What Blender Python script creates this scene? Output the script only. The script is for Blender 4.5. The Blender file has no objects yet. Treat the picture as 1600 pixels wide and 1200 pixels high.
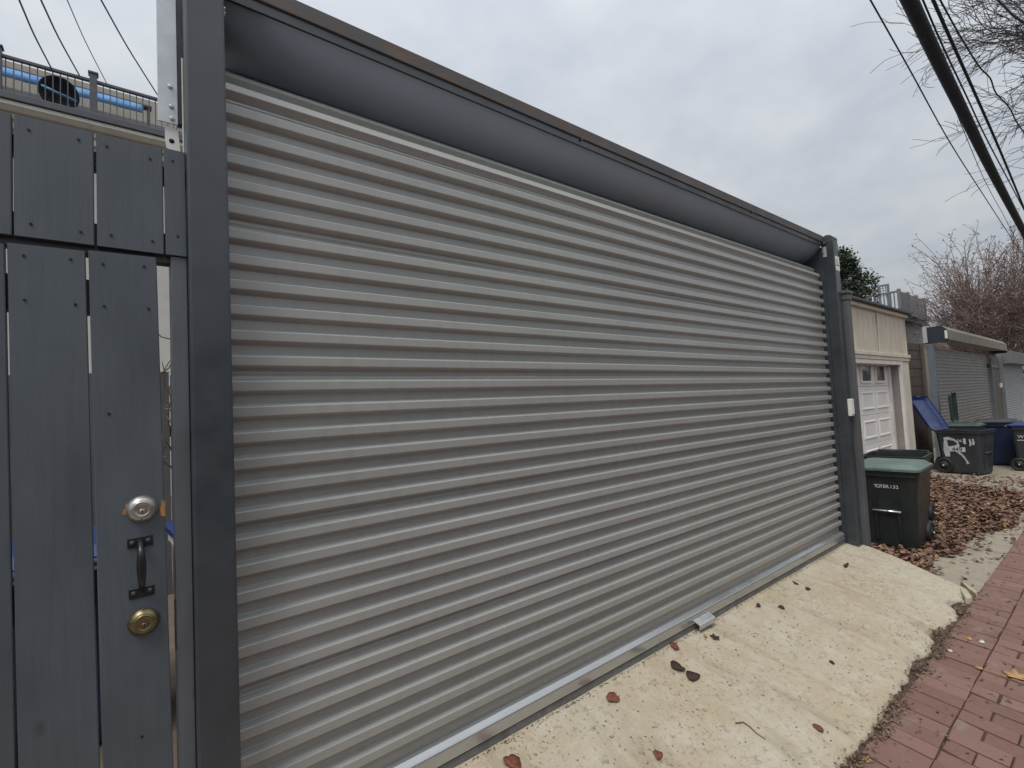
import bpy, bmesh, math, random
import numpy as np
from mathutils import Vector, Matrix, noise as mnoise
random.seed(7)
SC = bpy.context.scene
COL = SC.collection

# ------------------------------------------------------------------ camera
CAM = np.array([-0.2375, -1.6951, 1.2942])
YAW, PITCH, ROLL, FPX = 0.6677, 0.0488, -0.0505, 767.30
cy, sy, cp, sp = math.cos(YAW), math.sin(YAW), math.cos(PITCH), math.sin(PITCH)
fwd = np.array([sy * cp, cy * cp, sp]); rgt = np.array([cy, -sy, 0.0]); upv = np.cross(rgt, fwd)
r2 = math.cos(ROLL) * rgt + math.sin(ROLL) * upv
u2 = -math.sin(ROLL) * rgt + math.cos(ROLL) * upv
cam_d = bpy.data.cameras.new('camera'); cam = bpy.data.objects.new('camera', cam_d); COL.objects.link(cam)
m = Matrix.Identity(4)
for i in range(3):
    m[i][0], m[i][1], m[i][2], m[i][3] = r2[i], u2[i], -fwd[i], CAM[i]
cam.matrix_world = m
cam_d.sensor_width = 36.0; cam_d.lens = FPX / 1600 * 36.0
cam_d.clip_start = 0.05; cam_d.clip_end = 3000
SC.camera = cam

# ------------------------------------------------------------------ sky, sun, exposure
SUN_EL, SUN_DIR = math.radians(60), Vector((-0.80, -0.42, 0)).normalized()
world = bpy.data.worlds.new('World'); SC.world = world; world.use_nodes = True
nt = world.node_tree; nt.nodes.clear()
def N(t, kind, **kw):
    n = t.nodes.new(kind)
    for k, v in kw.items():
        if k in n.inputs and not hasattr(n, k): n.inputs[k].default_value = v
        else: setattr(n, k, v)
    return n
L = nt.links.new
out = N(nt, 'ShaderNodeOutputWorld'); bg = N(nt, 'ShaderNodeBackground'); bg.inputs['Strength'].default_value = 0.1
sky = N(nt, 'ShaderNodeTexSky'); sky.sky_type = 'NISHITA'; sky.sun_disc = False
sky.sun_elevation = SUN_EL; sky.sun_rotation = math.atan2(SUN_DIR.x, SUN_DIR.y)
sky.dust_density = 4.0; sky.air_density = 1.0
tc = N(nt, 'ShaderNodeTexCoord'); sep = N(nt, 'ShaderNodeSeparateXYZ'); L(tc.outputs['Generated'], sep.inputs[0])
def M(t, op, a, b=None, clamp=False):
    n = t.nodes.new('ShaderNodeMath'); n.operation = op; n.use_clamp = clamp
    for i, v in enumerate((a, b)):
        if v is None: continue
        if hasattr(v, 'links') or isinstance(v, bpy.types.NodeSocket): t.links.new(v, n.inputs[i])
        else: n.inputs[i].default_value = v
    return n.outputs[0]
zc = M(nt, 'ADD', M(nt, 'MAXIMUM', sep.outputs[2], 0.0), 0.28)
cmb = N(nt, 'ShaderNodeCombineXYZ')
L(M(nt, 'DIVIDE', sep.outputs[0], zc), cmb.inputs[0]); L(M(nt, 'DIVIDE', sep.outputs[1], zc), cmb.inputs[1])
n1 = N(nt, 'ShaderNodeTexNoise'); n1.inputs['Scale'].default_value = 1.9; n1.inputs['Detail'].default_value = 5; n1.inputs['Roughness'].default_value = 0.55; n1.inputs['Distortion'].default_value = 0.25
n2 = N(nt, 'ShaderNodeTexNoise'); n2.inputs['Scale'].default_value = 6.0; n2.inputs['Detail'].default_value = 6
L(cmb.outputs[0], n1.inputs['Vector']); L(cmb.outputs[0], n2.inputs['Vector'])
cl = M(nt, 'ADD', M(nt, 'MULTIPLY', n1.outputs['Fac'], 0.72), M(nt, 'MULTIPLY', n2.outputs['Fac'], 0.28))
ramp = N(nt, 'ShaderNodeValToRGB'); L(cl, ramp.inputs[0])
ramp.color_ramp.elements[0].position = 0.32; ramp.color_ramp.elements[0].color = (0.345, 0.378, 0.432, 1)
ramp.color_ramp.elements[1].position = 0.66; ramp.color_ramp.elements[1].color = (0.52, 0.535, 0.54, 1)
# the cloud cover thins and brightens gently towards the veiled sun
sd = Vector((SUN_DIR.x * math.cos(SUN_EL), SUN_DIR.y * math.cos(SUN_EL), math.sin(SUN_EL)))
vd = N(nt, 'ShaderNodeVectorMath'); vd.operation = 'DOT_PRODUCT'; L(tc.outputs['Generated'], vd.inputs[0]); vd.inputs[1].default_value = sd
glow = M(nt, 'ADD', M(nt, 'MULTIPLY', M(nt, 'POWER', M(nt, 'MAXIMUM', vd.outputs['Value'], 0.0), 3.0), 0.45), 0.92)
# overcast luminance: the zenith is brighter than the horizon
zen = M(nt, 'ADD', M(nt, 'MULTIPLY', M(nt, 'MAXIMUM', sep.outputs[2], 0.0), 1.0), 0.60)
gain = M(nt, 'MULTIPLY', M(nt, 'MULTIPLY', glow, zen), 10.0)
vs = N(nt, 'ShaderNodeVectorMath'); vs.operation = 'SCALE'; L(ramp.outputs[0], vs.inputs[0]); L(gain, vs.inputs['Scale'])
mx = N(nt, 'ShaderNodeMix'); mx.data_type = 'RGBA'; mx.inputs[0].default_value = 0.9
L(sky.outputs[0], mx.inputs[6]); L(vs.outputs[0], mx.inputs[7]); L(mx.outputs[2], bg.inputs['Color']); L(bg.outputs[0], out.inputs[0])

sun_d = bpy.data.lights.new('sun', 'SUN'); sun_d.energy = 1.2; sun_d.angle = math.radians(22); sun_d.color = (1.0, 0.96, 0.9)
sun = bpy.data.objects.new('sun', sun_d); COL.objects.link(sun)
sun.rotation_euler = sd.to_track_quat('Z', 'Y').to_euler(); sun.location = (0, 0, 20)
vw = SC.view_settings; vw.view_transform = 'Standard'; vw.look = 'None'; vw.gamma = 1; vw.exposure = 0.62; vw.use_curve_mapping = False

# ------------------------------------------------------------------ helpers
def at(px, py, X=None, Y=None, Z=None):
    d = r2 * (px - 800) / FPX - u2 * (py - 600) / FPX + fwd
    if X is not None: t = (X - CAM[0]) / d[0]
    elif Y is not None: t = (Y - CAM[1]) / d[1]
    else: t = (Z - CAM[2]) / d[2]
    p = CAM + t * d
    return Vector((p[0], p[1], p[2]))

def new_mat(name): 
    mt = bpy.data.materials.new(name); mt.use_nodes = True
    t = mt.node_tree; b = t.nodes['Principled BSDF']
    return mt, t, b
def coords(t, scale=(1, 1, 1), rot=(0, 0, 0), rnd=False):
    c = t.nodes.new('ShaderNodeTexCoord'); mp = t.nodes.new('ShaderNodeMapping')
    mp.inputs['Scale'].default_value = scale; mp.inputs['Rotation'].default_value = rot
    t.links.new(c.outputs['Object'], mp.inputs['Vector'])
    if rnd:
        oi = t.nodes.new('ShaderNodeObjectInfo'); v = t.nodes.new('ShaderNodeVectorMath'); v.operation = 'SCALE'
        v.inputs[0].default_value = (37.0, 53.0, 71.0); t.links.new(oi.outputs['Random'], v.inputs['Scale']); t.links.new(v.outputs[0], mp.inputs['Location'])
    return mp.outputs[0]
def tex(t, vec, scale, detail=4, rough=0.55, dist=0.0):
    n = t.nodes.new('ShaderNodeTexNoise'); n.inputs['Scale'].default_value = scale; n.inputs['Detail'].default_value = detail
    n.inputs['Roughness'].default_value = rough; n.inputs['Distortion'].default_value = dist
    if vec is not None: t.links.new(vec, n.inputs['Vector'])
    return n.outputs['Fac']
def ramp2(t, fac, p0, c0, p1, c1):
    r = t.nodes.new('ShaderNodeValToRGB'); e = r.color_ramp.elements
    e[0].position = p0; e[1].position = p1
    e[0].color = (*c0, 1) if isinstance(c0, tuple) else (c0, c0, c0, 1)
    e[1].color = (*c1, 1) if isinstance(c1, tuple) else (c1, c1, c1, 1)
    t.links.new(fac, r.inputs[0]); return r.outputs[0]
def mix(t, fac, a, b, mode='MIX'):
    n = t.nodes.new('ShaderNodeMix'); n.data_type = 'RGBA'; n.blend_type = mode
    for s, v in ((0, fac), (6, a), (7, b)):
        if isinstance(v, bpy.types.NodeSocket): t.links.new(v, n.inputs[s])
        elif isinstance(v, tuple): n.inputs[s].default_value = (*v, 1)
        else: n.inputs[s].default_value = v
    return n.outputs[2]
def bump(t, b, h, strength=0.3, dist=0.01):
    n = t.nodes.new('ShaderNodeBump'); n.inputs['Strength'].default_value = strength; n.inputs['Distance'].default_value = dist
    t.links.new(h, n.inputs['Height']); t.links.new(n.outputs[0], b.inputs['Normal'])
def simple(name, c, rough=0.6, var=0.15, scale=8.0, metal=0.0, bmp=0.0, bscale=60.0, stretch=(1, 1, 1), rvar=0.12, c2=None, rnd=False, spec=0.5):
    """painted / plain surface: colour varied by noise, a little relief, uneven gloss"""
    mt, t, b = new_mat(name)
    v = coords(t, stretch, rnd=rnd)
    f = tex(t, v, scale, 5, 0.6)
    lo = tuple(x * (1 - var) for x in c); hi = tuple(min(1, x * (1 + var)) for x in c) if c2 is None else c2
    t.links.new(ramp2(t, f, 0.3, lo, 0.7, hi), b.inputs['Base Color'])
    r = ramp2(t, tex(t, v, scale * 2.3, 4), 0.3, max(0.03, rough - rvar), 0.7, min(1, rough + rvar))
    t.links.new(r, b.inputs['Roughness'])
    b.inputs['Metallic'].default_value = metal; b.inputs['Specular IOR Level'].default_value = spec
    if bmp: bump(t, b, tex(t, v, bscale, 5, 0.6), bmp, 0.004)
    return mt

def thing(name, label, cat, loc=(0, 0, 0), group=None, rotz=0.0, kind=None):
    o = bpy.data.objects.new(name, None); COL.objects.link(o); o.empty_display_size = 0.1
    o.location = loc; o.rotation_euler = (0, 0, rotz)
    o['label'] = label; o['category'] = cat
    if group: o['group'] = group
    if kind: o['kind'] = kind
    return o
def tag(o, label=None, cat=None, group=None, kind=None):
    if label: o['label'] = label
    if cat: o['category'] = cat
    if group: o['group'] = group
    if kind: o['kind'] = kind
    return o
def attach(o, parent):
    """mesh given in world coordinates, hung under an unrotated parent"""
    o.parent = parent
    if parent.parent is None and parent.type == 'EMPTY': o.location = -parent.location

class MB:
    def __init__(s): s.v = []; s.f = []; s.sm = []
    def add(s, vs, fs, smooth=False):
        o = len(s.v); s.v += [tuple(p) for p in vs]; s.f += [tuple(i + o for i in f) for f in fs]; s.sm += [smooth] * len(fs); return s
    def box(s, x0, x1, y0, y1, z0, z1, ch=0.0):
        if ch <= 0:
            vs = [(x, y, z) for z in (z0, z1) for y in (y0, y1) for x in (x0, x1)]
            return s.add(vs, [(0, 2, 3, 1), (4, 5, 7, 6), (0, 1, 5, 4), (2, 6, 7, 3), (0, 4, 6, 2), (1, 3, 7, 5)])
        bm = bmesh.new(); bmesh.ops.create_cube(bm, size=1)
        bmesh.ops.scale(bm, vec=(x1 - x0, y1 - y0, z1 - z0), verts=bm.verts)
        bmesh.ops.translate(bm, vec=((x0 + x1) / 2, (y0 + y1) / 2, (z0 + z1) / 2), verts=bm.verts)
        bmesh.ops.bevel(bm, geom=bm.edges[:], offset=ch, segments=2 if ch > 0.004 else 1, profile=0.6, affect='EDGES')
        return s.bm(bm)
    def bm(s, bm, smooth=False):
        bm.verts.index_update()
        vs = [v.co[:] for v in bm.verts]; fs = [[v.index for v in f.verts] for f in bm.faces]; bm.free(); return s.add(vs, fs, smooth)
    def tube(s, pts, rad, n=6, cap=True, smooth=True):
        pts = [Vector(p) for p in pts]; rad = rad if hasattr(rad, '__len__') else [rad] * len(pts)
        vs = []; fs = []; prev = None
        for i, p in enumerate(pts):
            d = (pts[min(i + 1, len(pts) - 1)] - pts[max(i - 1, 0)]).normalized()
            if prev is None:
                a = Vector((0, 0, 1)) if abs(d.z) < 0.9 else Vector((1, 0, 0)); u = d.cross(a).normalized()
            else:
                u = (prev - d * prev.dot(d)).normalized()
            prev = u; w = d.cross(u)
            for k in range(n):
                a = 2 * math.pi * k / n; vs.append(p + (u * math.cos(a) + w * math.sin(a)) * rad[i])
        for i in range(len(pts) - 1):
            for k in range(n):
                k2 = (k + 1) % n; fs.append((i * n + k, i * n + k2, (i + 1) * n + k2, (i + 1) * n + k))
        if cap: fs.append(tuple(range(n))[::-1]); fs.append(tuple((len(pts) - 1) * n + k for k in range(n)))
        return s.add(vs, fs, smooth)
    def cyl(s, c, ax, r, h, n=16, r1=None):
        c = Vector(c); ax = Vector(ax).normalized(); return s.tube([c, c + ax * h], [r, r if r1 is None else r1], n, smooth=n > 8)
    def lathe(s, c, ax, prof, n=24, smooth=True):
        """prof = list of (radius, height along the axis)"""
        c = Vector(c); ax = Vector(ax).normalized(); a = Vector((0, 0, 1)) if abs(ax.z) < 0.9 else Vector((1, 0, 0))
        u = ax.cross(a).normalized(); w = ax.cross(u); vs = []; fs = []
        for r, h in prof:
            for k in range(n):
                t = 2 * math.pi * k / n; vs.append(c + ax * h + (u * math.cos(t) + w * math.sin(t)) * r)
        for i in range(len(prof) - 1):
            for k in range(n):
                k2 = (k + 1) % n; fs.append((i * n + k, i * n + k2, (i + 1) * n + k2, (i + 1) * n + k))
        fs.append(tuple((len(prof) - 1) * n + k for k in range(n)))
        return s.add(vs, fs, smooth)
    def prism(s, poly, ax, a, b):
        """poly: 2-D outline; extruded along axis ax (0,1,2) from a to b"""
        def P(p, t):
            q = list(p); q.insert(ax, t); return tuple(q)
        n = len(poly); vs = [P(p, a) for p in poly] + [P(p, b) for p in poly]
        fs = [tuple(range(n)), tuple(range(2 * n - 1, n - 1, -1))] + [(i, n + i, n + (i + 1) % n, (i + 1) % n) for i in range(n)]
        return s.add(vs, fs)
    def loft(s, rings, cap0=True, cap1=True, smooth=False):
        n = len(rings[0]); vs = [p for r in rings for p in r]; fs = []
        for i in range(len(rings) - 1):
            for k in range(n):
                k2 = (k + 1) % n; fs.append((i * n + k, i * n + k2, (i + 1) * n + k2, (i + 1) * n + k))
        if cap0: fs.append(tuple(range(n))[::-1])
        if cap1: fs.append(tuple((len(rings) - 1) * n + k for k in range(n)))
        return s.add(vs, fs, smooth)
    def build(s, name, mat, parent=None, local=False, fix=True):
        me = bpy.data.meshes.new(name); me.from_pydata(s.v, [], s.f)
        me.polygons.foreach_set('use_smooth', s.sm)
        if fix and len(s.f) < 60000:
            bm = bmesh.new(); bm.from_mesh(me); bmesh.ops.recalc_face_normals(bm, faces=bm.faces); bm.to_mesh(me); bm.free()
        me.materials.append(mat); me.update()
        o = bpy.data.objects.new(name, me); COL.objects.link(o)
        if parent is not None:
            if local: o.parent = parent
            else: attach(o, parent)
        return o
def text_part(name, body, size, mat, parent, loc, rot, ext=0.0015, align='CENTER'):
    cu = bpy.data.curves.new(name, 'FONT'); cu.body = body; cu.size = size; cu.extrude = ext; cu.align_x = align; cu.align_y = 'CENTER'
    o = bpy.data.objects.new(name, cu); COL.objects.link(o)
    dg = bpy.context.evaluated_depsgraph_get(); me = bpy.data.meshes.new_from_object(o.evaluated_get(dg))
    bpy.data.objects.remove(o); me.materials.clear(); me.materials.append(mat)
    o = bpy.data.objects.new(name, me); COL.objects.link(o)
    o.parent = parent; o.location = loc; o.rotation_euler = rot
    return o
def fbm(x, y, s=1.0, o=4, seed=0.0):
    return mnoise.fractal(Vector((x * s + seed, y * s - seed, seed * 1.7)), 1.0, 2.0, o)

# ------------------------------------------------------------------ materials
def mat_door(name, base, dirt):
    mt, t, b = new_mat(name)
    v = coords(t, (0.5, 1, 3)); f = tex(t, v, 2.2, 5)
    c = ramp2(t, f, 0.3, tuple(x * 0.93 for x in base), 0.7, tuple(x * 1.06 for x in base))
    st = ramp2(t, tex(t, coords(t, (9, 9, 0.35)), 2.5, 4, 0.6), 0.48, 0.0, 0.8, 0.22)
    c = mix(t, st, c, dirt)
    sp_ = ramp2(t, tex(t, coords(t, (1, 1, 1)), 130, 3, 0.5), 0.72, 0.0, 0.78, 0.5)
    c = mix(t, sp_, c, tuple(x * 0.45 for x in base))
    gr = t.nodes.new('ShaderNodeTexCoord'); sx = t.nodes.new('ShaderNodeSeparateXYZ'); t.links.new(gr.outputs['Object'], sx.inputs[0])
    splash = M(t, 'MULTIPLY', M(t, 'SUBTRACT', 1.0, M(t, 'DIVIDE', sx.outputs[2], 0.5), True), tex(t, coords(t, (3, 3, 6)), 7, 6, 0.7))
    c = mix(t, M(t, 'MULTIPLY', splash, 0.55), c, dirt)
    t.links.new(c, b.inputs['Base Color'])
    b.inputs['Roughness'].default_value = 0.27; b.inputs['Specular IOR Level'].default_value = 0.85
    return mt
m_curtain = mat_door('curtain_paint', (0.325, 0.325, 0.31), (0.18, 0.17, 0.15))
m_curtain_far = simple('far_curtain_paint', (0.27, 0.262, 0.25), 0.5, 0.12, 3)
m_curtain_far2 = simple('far_curtain_blue_grey', (0.30, 0.32, 0.34), 0.5, 0.1, 3)
m_dark = simple('dark_steel_paint', (0.037, 0.045, 0.053), 0.33, 0.22, 5, bmp=0.05, bscale=40, c2=(0.047, 0.056, 0.066), rvar=0.1, spec=0.7)
m_head = simple('header_paint', (0.28, 0.335, 0.40), 0.55, 0.06, 2)
def mat_rust():
    mt, t, b = new_mat('rusted_beam_paint')
    v = coords(t, (1, 1, 2.5)); f = tex(t, v, 9, 6, 0.65)
    c = ramp2(t, f, 0.42, (0.075, 0.080, 0.085), 0.66, (0.12, 0.075, 0.055))
    c = mix(t, ramp2(t, tex(t, v, 3, 4), 0.5, 0.0, 0.7, 0.5), c, (0.15, 0.145, 0.135))
    t.links.new(c, b.inputs['Base Color']); b.inputs['Roughness'].default_value = 0.65; bump(t, b, tex(t, v, 50, 4), 0.25, 0.003)
    return mt
m_rust = mat_rust()
m_galv = simple('galvanised_steel', (0.50, 0.52, 0.54), 0.42, 0.12, 14, metal=0.55, bmp=0.03)
m_alu = simple('aluminium_bar', (0.44, 0.45, 0.45), 0.21, 0.08, 6, metal=0.7, stretch=(0.3, 1, 1), bmp=0.05, rvar=0.08)
m_rubber = simple('rubber_seal', (0.15, 0.15, 0.14), 0.75, 0.25, 20, bmp=0.15)
m_black = simple('black_iron', (0.012, 0.013, 0.015), 0.38, 0.2, 20, bmp=0.1, bscale=120)
def mat_wood_paint(name, base, grain=0.25, chips=0.0, chipcol=(0.2, 0.13, 0.07)):
    mt, t, b = new_mat(name)
    v = coords(t, (14, 14, 0.9), rnd=True); g = tex(t, v, 4, 6, 0.65, 0.6)
    big = tex(t, coords(t, (2, 2, 1.2), rnd=True), 2.5, 4)
    c = ramp2(t, big, 0.3, tuple(x * 0.84 for x in base), 0.7, tuple(x * 1.13 for x in base))
    c = mix(t, ramp2(t, g, 0.35, 0.22, 0.6, 0.0), c, tuple(x * 0.6 for x in base))
    kn = t.nodes.new('ShaderNodeTexVoronoi'); kn.inputs['Scale'].default_value = 3.1; t.links.new(coords(t, (1.7, 1.7, 1.0), rnd=True), kn.inputs['Vector'])
    c = mix(t, ramp2(t, kn.outputs['Distance'], 0.02, 0.55, 0.07, 0.0), c, tuple(x * 0.42 for x in base))
    scf = ramp2(t, tex(t, coords(t, (8, 8, 16), rot=(0, 0.7, 0), rnd=True), 7, 5, 0.7), 0.73, 0.0, 0.78, 0.55)
    c = mix(t, scf, c, tuple(min(1, x * 2.1 + 0.02) for x in base))
    if chips:
        c = mix(t, ramp2(t, tex(t, coords(t, (4, 4, 2), rnd=True), 6, 6, 0.7), 0.72, 0.0, 0.74, chips), c, chipcol)
    t.links.new(c, b.inputs['Base Color'])
    t.links.new(ramp2(t, big, 0.3, 0.42, 0.7, 0.62), b.inputs['Roughness'])
    bump(t, b, g, grain, 0.004)
    return mt
m_gate = mat_wood_paint('grey_gate_paint', (0.074, 0.089, 0.103), 0.3)
m_jamb = mat_wood_paint('jamb_paint', (0.105, 0.115, 0.13), 0.25)
m_tpost = mat_wood_paint('timber_post_paint', (0.092, 0.094, 0.10), 0.3)
m_rail = mat_wood_paint('rail_paint', (0.05, 0.055, 0.06), 0.3)
m_rawwood = simple('bare_wood', (0.33, 0.17, 0.055), 0.8, 0.35, 60, bmp=0.3)
m_oldwood = mat_wood_paint('weathered_timber', (0.10, 0.09, 0.075), 0.5)
m_brownwood = mat_wood_paint('brown_board_stain', (0.062, 0.036, 0.027), 0.5)
m_brass = simple('aged_brass', (0.20, 0.165, 0.095), 0.34, 0.3, 40, metal=0.85)
m_nickel = simple('worn_nickel', (0.42, 0.40, 0.37), 0.34, 0.25, 40, metal=0.85)
m_hole = simple('dark_hole', (0.008, 0.008, 0.008), 0.8, 0.1)
m_white = simple('white_plastic', (0.72, 0.71, 0.67), 0.45, 0.05, 10)
m_whitep = mat_wood_paint('white_trim_paint', (0.72, 0.71, 0.67), 0.15)
m_cream = mat_wood_paint('cream_trim_paint', (0.66, 0.60, 0.49), 0.2)
m_beige = mat_wood_paint('beige_siding_paint', (0.60, 0.535, 0.43), 0.25)
m_garwhite = simple('garage_door_white', (0.78, 0.76, 0.73), 0.5, 0.05, 3)
m_reveal = simple('grey_reveal_paint', (0.27, 0.235, 0.215), 0.7, 0.15, 8, bmp=0.1)
m_glass = simple('dark_glass', (0.05, 0.055, 0.06), 0.12, 0.2, 4, spec=0.8)
m_bush = simple('bush_hammered', (0.2, 0.2, 0.2), 0.8)
m_roof = simple('roof_felt', (0.09, 0.092, 0.095), 0.85, 0.2, 12, bmp=0.2)
m_tan = simple('tan_hood_paint', (0.22, 0.19, 0.145), 0.55, 0.1, 4)
m_navyend = simple('dark_hood_end', (0.022, 0.028, 0.036), 0.5, 0.25, 5)
m_guide = simple('blue_grey_guide', (0.13, 0.15, 0.165), 0.5, 0.15, 6)
m_housew = simple('pale_render', (0.50, 0.49, 0.46), 0.85, 0.07, 3, bmp=0.15)
m_gutter = simple('cream_gutter', (0.52, 0.51, 0.46), 0.5, 0.08, 3)
m_railing = simple('dark_railing_metal', (0.085, 0.09, 0.105), 0.5, 0.1, 10)
m_parapet = simple('tan_parapet', (0.36, 0.33, 0.29), 0.9, 0.1, 5, bmp=0.2)
m_blue = simple('blue_canvas', (0.11, 0.27, 0.52), 0.7, 0.18, 5, bmp=0.2, bscale=30)
m_weave = simple('dark_weave', (0.045, 0.05, 0.058), 0.8, 0.2, 30, bmp=0.4, bscale=150)
m_greywood = simple('grey_deck_paint', (0.16, 0.165, 0.17), 0.75, 0.15, 6)
m_greenwood = simple('grey_green_trim', (0.10, 0.125, 0.13), 0.7, 0.15, 6)
m_siding = simple('grey_green_siding', (0.22, 0.245, 0.24), 0.75, 0.1, 4)
m_cable = simple('black_cable', (0.012, 0.018, 0.028), 0.7, 0.2, 10)
m_wire = simple('grey_wire', (0.07, 0.07, 0.08), 0.6, 0.1, 10)
m_bark = simple('grey_bark', (0.075, 0.062, 0.06), 0.9, 0.3, 20, bmp=0.5)
m_bark2 = simple('brown_bark', (0.22, 0.175, 0.155), 0.9, 0.3, 20, bmp=0.4)
m_twig = simple('russet_twig', (0.25, 0.175, 0.16), 0.9, 0.35, 6)
m_seed = simple('seed_head', (0.17, 0.115, 0.105), 0.9, 0.45, 3)
m_vine = simple('vine_bark', (0.13, 0.085, 0.06), 0.9, 0.3, 20)
def mat_leaf(name, a, b_, rough=0.5):
    mt, t, b = new_mat(name)
    g = t.nodes.new('ShaderNodeNewGeometry')
    t.links.new(ramp2(t, g.outputs['Random Per Island'], 0.0, a, 1.0, b_), b.inputs['Base Color']); b.inputs['Roughness'].default_value = rough
    return mt
m_ever = mat_leaf('evergreen_leaf', (0.022, 0.040, 0.024), (0.060, 0.085, 0.050), 0.45)
def mat_litter():
    mt, t, b = new_mat('leaf_litter')
    g = t.nodes.new('ShaderNodeNewGeometry'); r = t.nodes.new('ShaderNodeValToRGB'); e = r.color_ramp
    cols = [(0.0, (0.045, 0.026, 0.020)), (0.25, (0.11, 0.058, 0.042)), (0.5, (0.155, 0.080, 0.056)), (0.75, (0.225, 0.125, 0.085)), (0.95, (0.30, 0.18, 0.11)), (1.0, (0.60, 0.36, 0.10))]
    while len(e.elements) < len(cols): e.elements.new(0.5)
    for el, (p, c) in zip(e.elements, cols): el.position = p; el.color = (*c, 1)
    t.links.new(g.outputs['Random Per Island'], r.inputs[0])
    f = tex(t, coords(t), 60, 3)
    t.links.new(mix(t, 0.35, r.outputs[0], ramp2(t, f, 0.35, (0.03, 0.02, 0.015), 0.65, (0.35, 0.22, 0.15))), b.inputs['Base Color'])
    b.inputs['Roughness'].default_value = 0.75
    return mt
m_litter = mat_litter()
m_leaf_red = simple('russet_leaf', (0.18, 0.068, 0.045), 0.85, 0.45, 60, bmp=0.6, spec=0.2)
m_leaf_dark = simple('dark_wet_leaf', (0.055, 0.036, 0.030), 0.75, 0.4, 80, bmp=0.6, spec=0.25)
m_leaf_tan = simple('tan_leaf', (0.42, 0.25, 0.10), 0.6, 0.25, 40, bmp=0.4)
def mat_concrete(name, base, warm, pale, stain, scale=1.0, pit=0.8):
    mt, t, b = new_mat(name)
    v = coords(t); big = tex(t, v, 1.7 * scale, 5, 0.6, 0.4); med = tex(t, v, 9 * scale, 6, 0.65); fine = tex(t, v, 120, 4, 0.7)
    c = ramp2(t, big, 0.36, base, 0.64, warm)
    c = mix(t, ramp2(t, med, 0.46, 0.0, 0.68, 0.6), c, pale)
    # drips run down the slope, long across it
    drip = tex(t, coords(t, (3.2, 0.8, 1), rot=(0, 0, 0.25)), 2.0, 5, 0.6, 0.5)
    c = mix(t, ramp2(t, drip, 0.54, 0.0, 0.74, 0.75), c, stain)
    c = mix(t, ramp2(t, tex(t, v, 26, 5, 0.75), 0.55, 0.0, 0.68, 0.62), c, tuple(x * 0.5 for x in stain))
    # pits and embedded dark grit, gathered in patches
    patch = ramp2(t, tex(t, v, 3.1, 3), 0.46, 0.12, 0.62, 1.0)
    grit = ramp2(t, tex(t, coords(t, (1.0, 0.6, 1)), 75, 3, 0.6), 0.62, 0.0, 0.67, pit)
    gm = M(t, 'MULTIPLY', grit, patch)
    c = mix(t, gm, c, (0.10, 0.085, 0.06))
    c = mix(t, ramp2(t, fine, 0.35, 0.35, 0.6, 0.0), c, tuple(x * 0.6 for x in base))
    t.links.new(c, b.inputs['Base Color']); b.inputs['Roughness'].default_value = 0.88
    h = M(t, 'SUBTRACT', M(t, 'ADD', M(t, 'MULTIPLY', med, 0.5), M(t, 'MULTIPLY', fine, 0.35)), M(t, 'MULTIPLY', gm, 0.9))
    bump(t, b, h, 0.55, 0.006)
    return mt
m_conc = mat_concrete('apron_concrete', (0.455, 0.405, 0.315), (0.42, 0.35, 0.245), (0.52, 0.48, 0.395), (0.27, 0.22, 0.15), pit=0.95)
m_pad = mat_concrete('pad_concrete', (0.33, 0.295, 0.23), (0.29, 0.25, 0.18), (0.40, 0.36, 0.29), (0.18, 0.145, 0.10))
m_dirt = mat_concrete('yard_dirt', (0.13, 0.10, 0.075), (0.11, 0.085, 0.06), (0.17, 0.14, 0.10), (0.06, 0.05, 0.035))
m_mortar = simple('brick_joint_dirt', (0.075, 0.045, 0.035), 0.95, 0.4, 30, bmp=0.6, bscale=150)
def mat_brick(name, rnd):
    mt, t, b = new_mat(name)
    v = coords(t, rnd=rnd)
    if rnd:
        oi = t.nodes.new('ShaderNodeObjectInfo'); rv = oi.outputs['Random']
    else:
        g = t.nodes.new('ShaderNodeNewGeometry'); rv = g.outputs['Random Per Island']
    c = ramp2(t, rv, 0.0, (0.165, 0.088, 0.070), 1.0, (0.225, 0.128, 0.104))
    c = mix(t, ramp2(t, tex(t, v, 16, 5, 0.7), 0.45, 0.0, 0.72, 0.5), c, (0.19, 0.13, 0.105))
    c = mix(t, ramp2(t, tex(t, v, 5, 4, 0.6), 0.60, 0.0, 0.74, 0.55), c, (0.235, 0.21, 0.18))
    c = mix(t, ramp2(t, tex(t, v, 90, 4, 0.7), 0.58, 0.0, 0.70, 0.6), c, (0.10, 0.055, 0.045))
    t.links.new(c, b.inputs['Base Color']); b.inputs['Roughness'].default_value = 0.8
    bump(t, b, tex(t, v, 110, 5, 0.7), 0.4, 0.003)
    return mt
m_brick = mat_brick('paving_brick', True); m_brick_far = mat_brick('paving_brick_field', False)
m_fleck = mat_leaf('debris_fleck', (0.05, 0.035, 0.025), (0.22, 0.15, 0.10), 0.85)
def mat_bin(name, c, rough=0.42):
    mt, t, b = new_mat(name); v = coords(t, rnd=True)
    col = ramp2(t, tex(t, v, 4, 5), 0.3, tuple(x * 0.85 for x in c), 0.7, tuple(x * 1.2 + 0.004 for x in c))
    dust = ramp2(t, tex(t, coords(t, (6, 6, 1.5), rnd=True), 3, 5, 0.7), 0.60, 0.0, 0.85, 0.16)
    t.links.new(mix(t, dust, col, (0.13, 0.125, 0.115)), b.inputs['Base Color'])
    t.links.new(ramp2(t, tex(t, v, 9, 4), 0.3, rough - 0.08, 0.7, rough + 0.15), b.inputs['Roughness'])
    bump(t, b, tex(t, v, 150, 3), 0.08, 0.002)
    return mt
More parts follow.
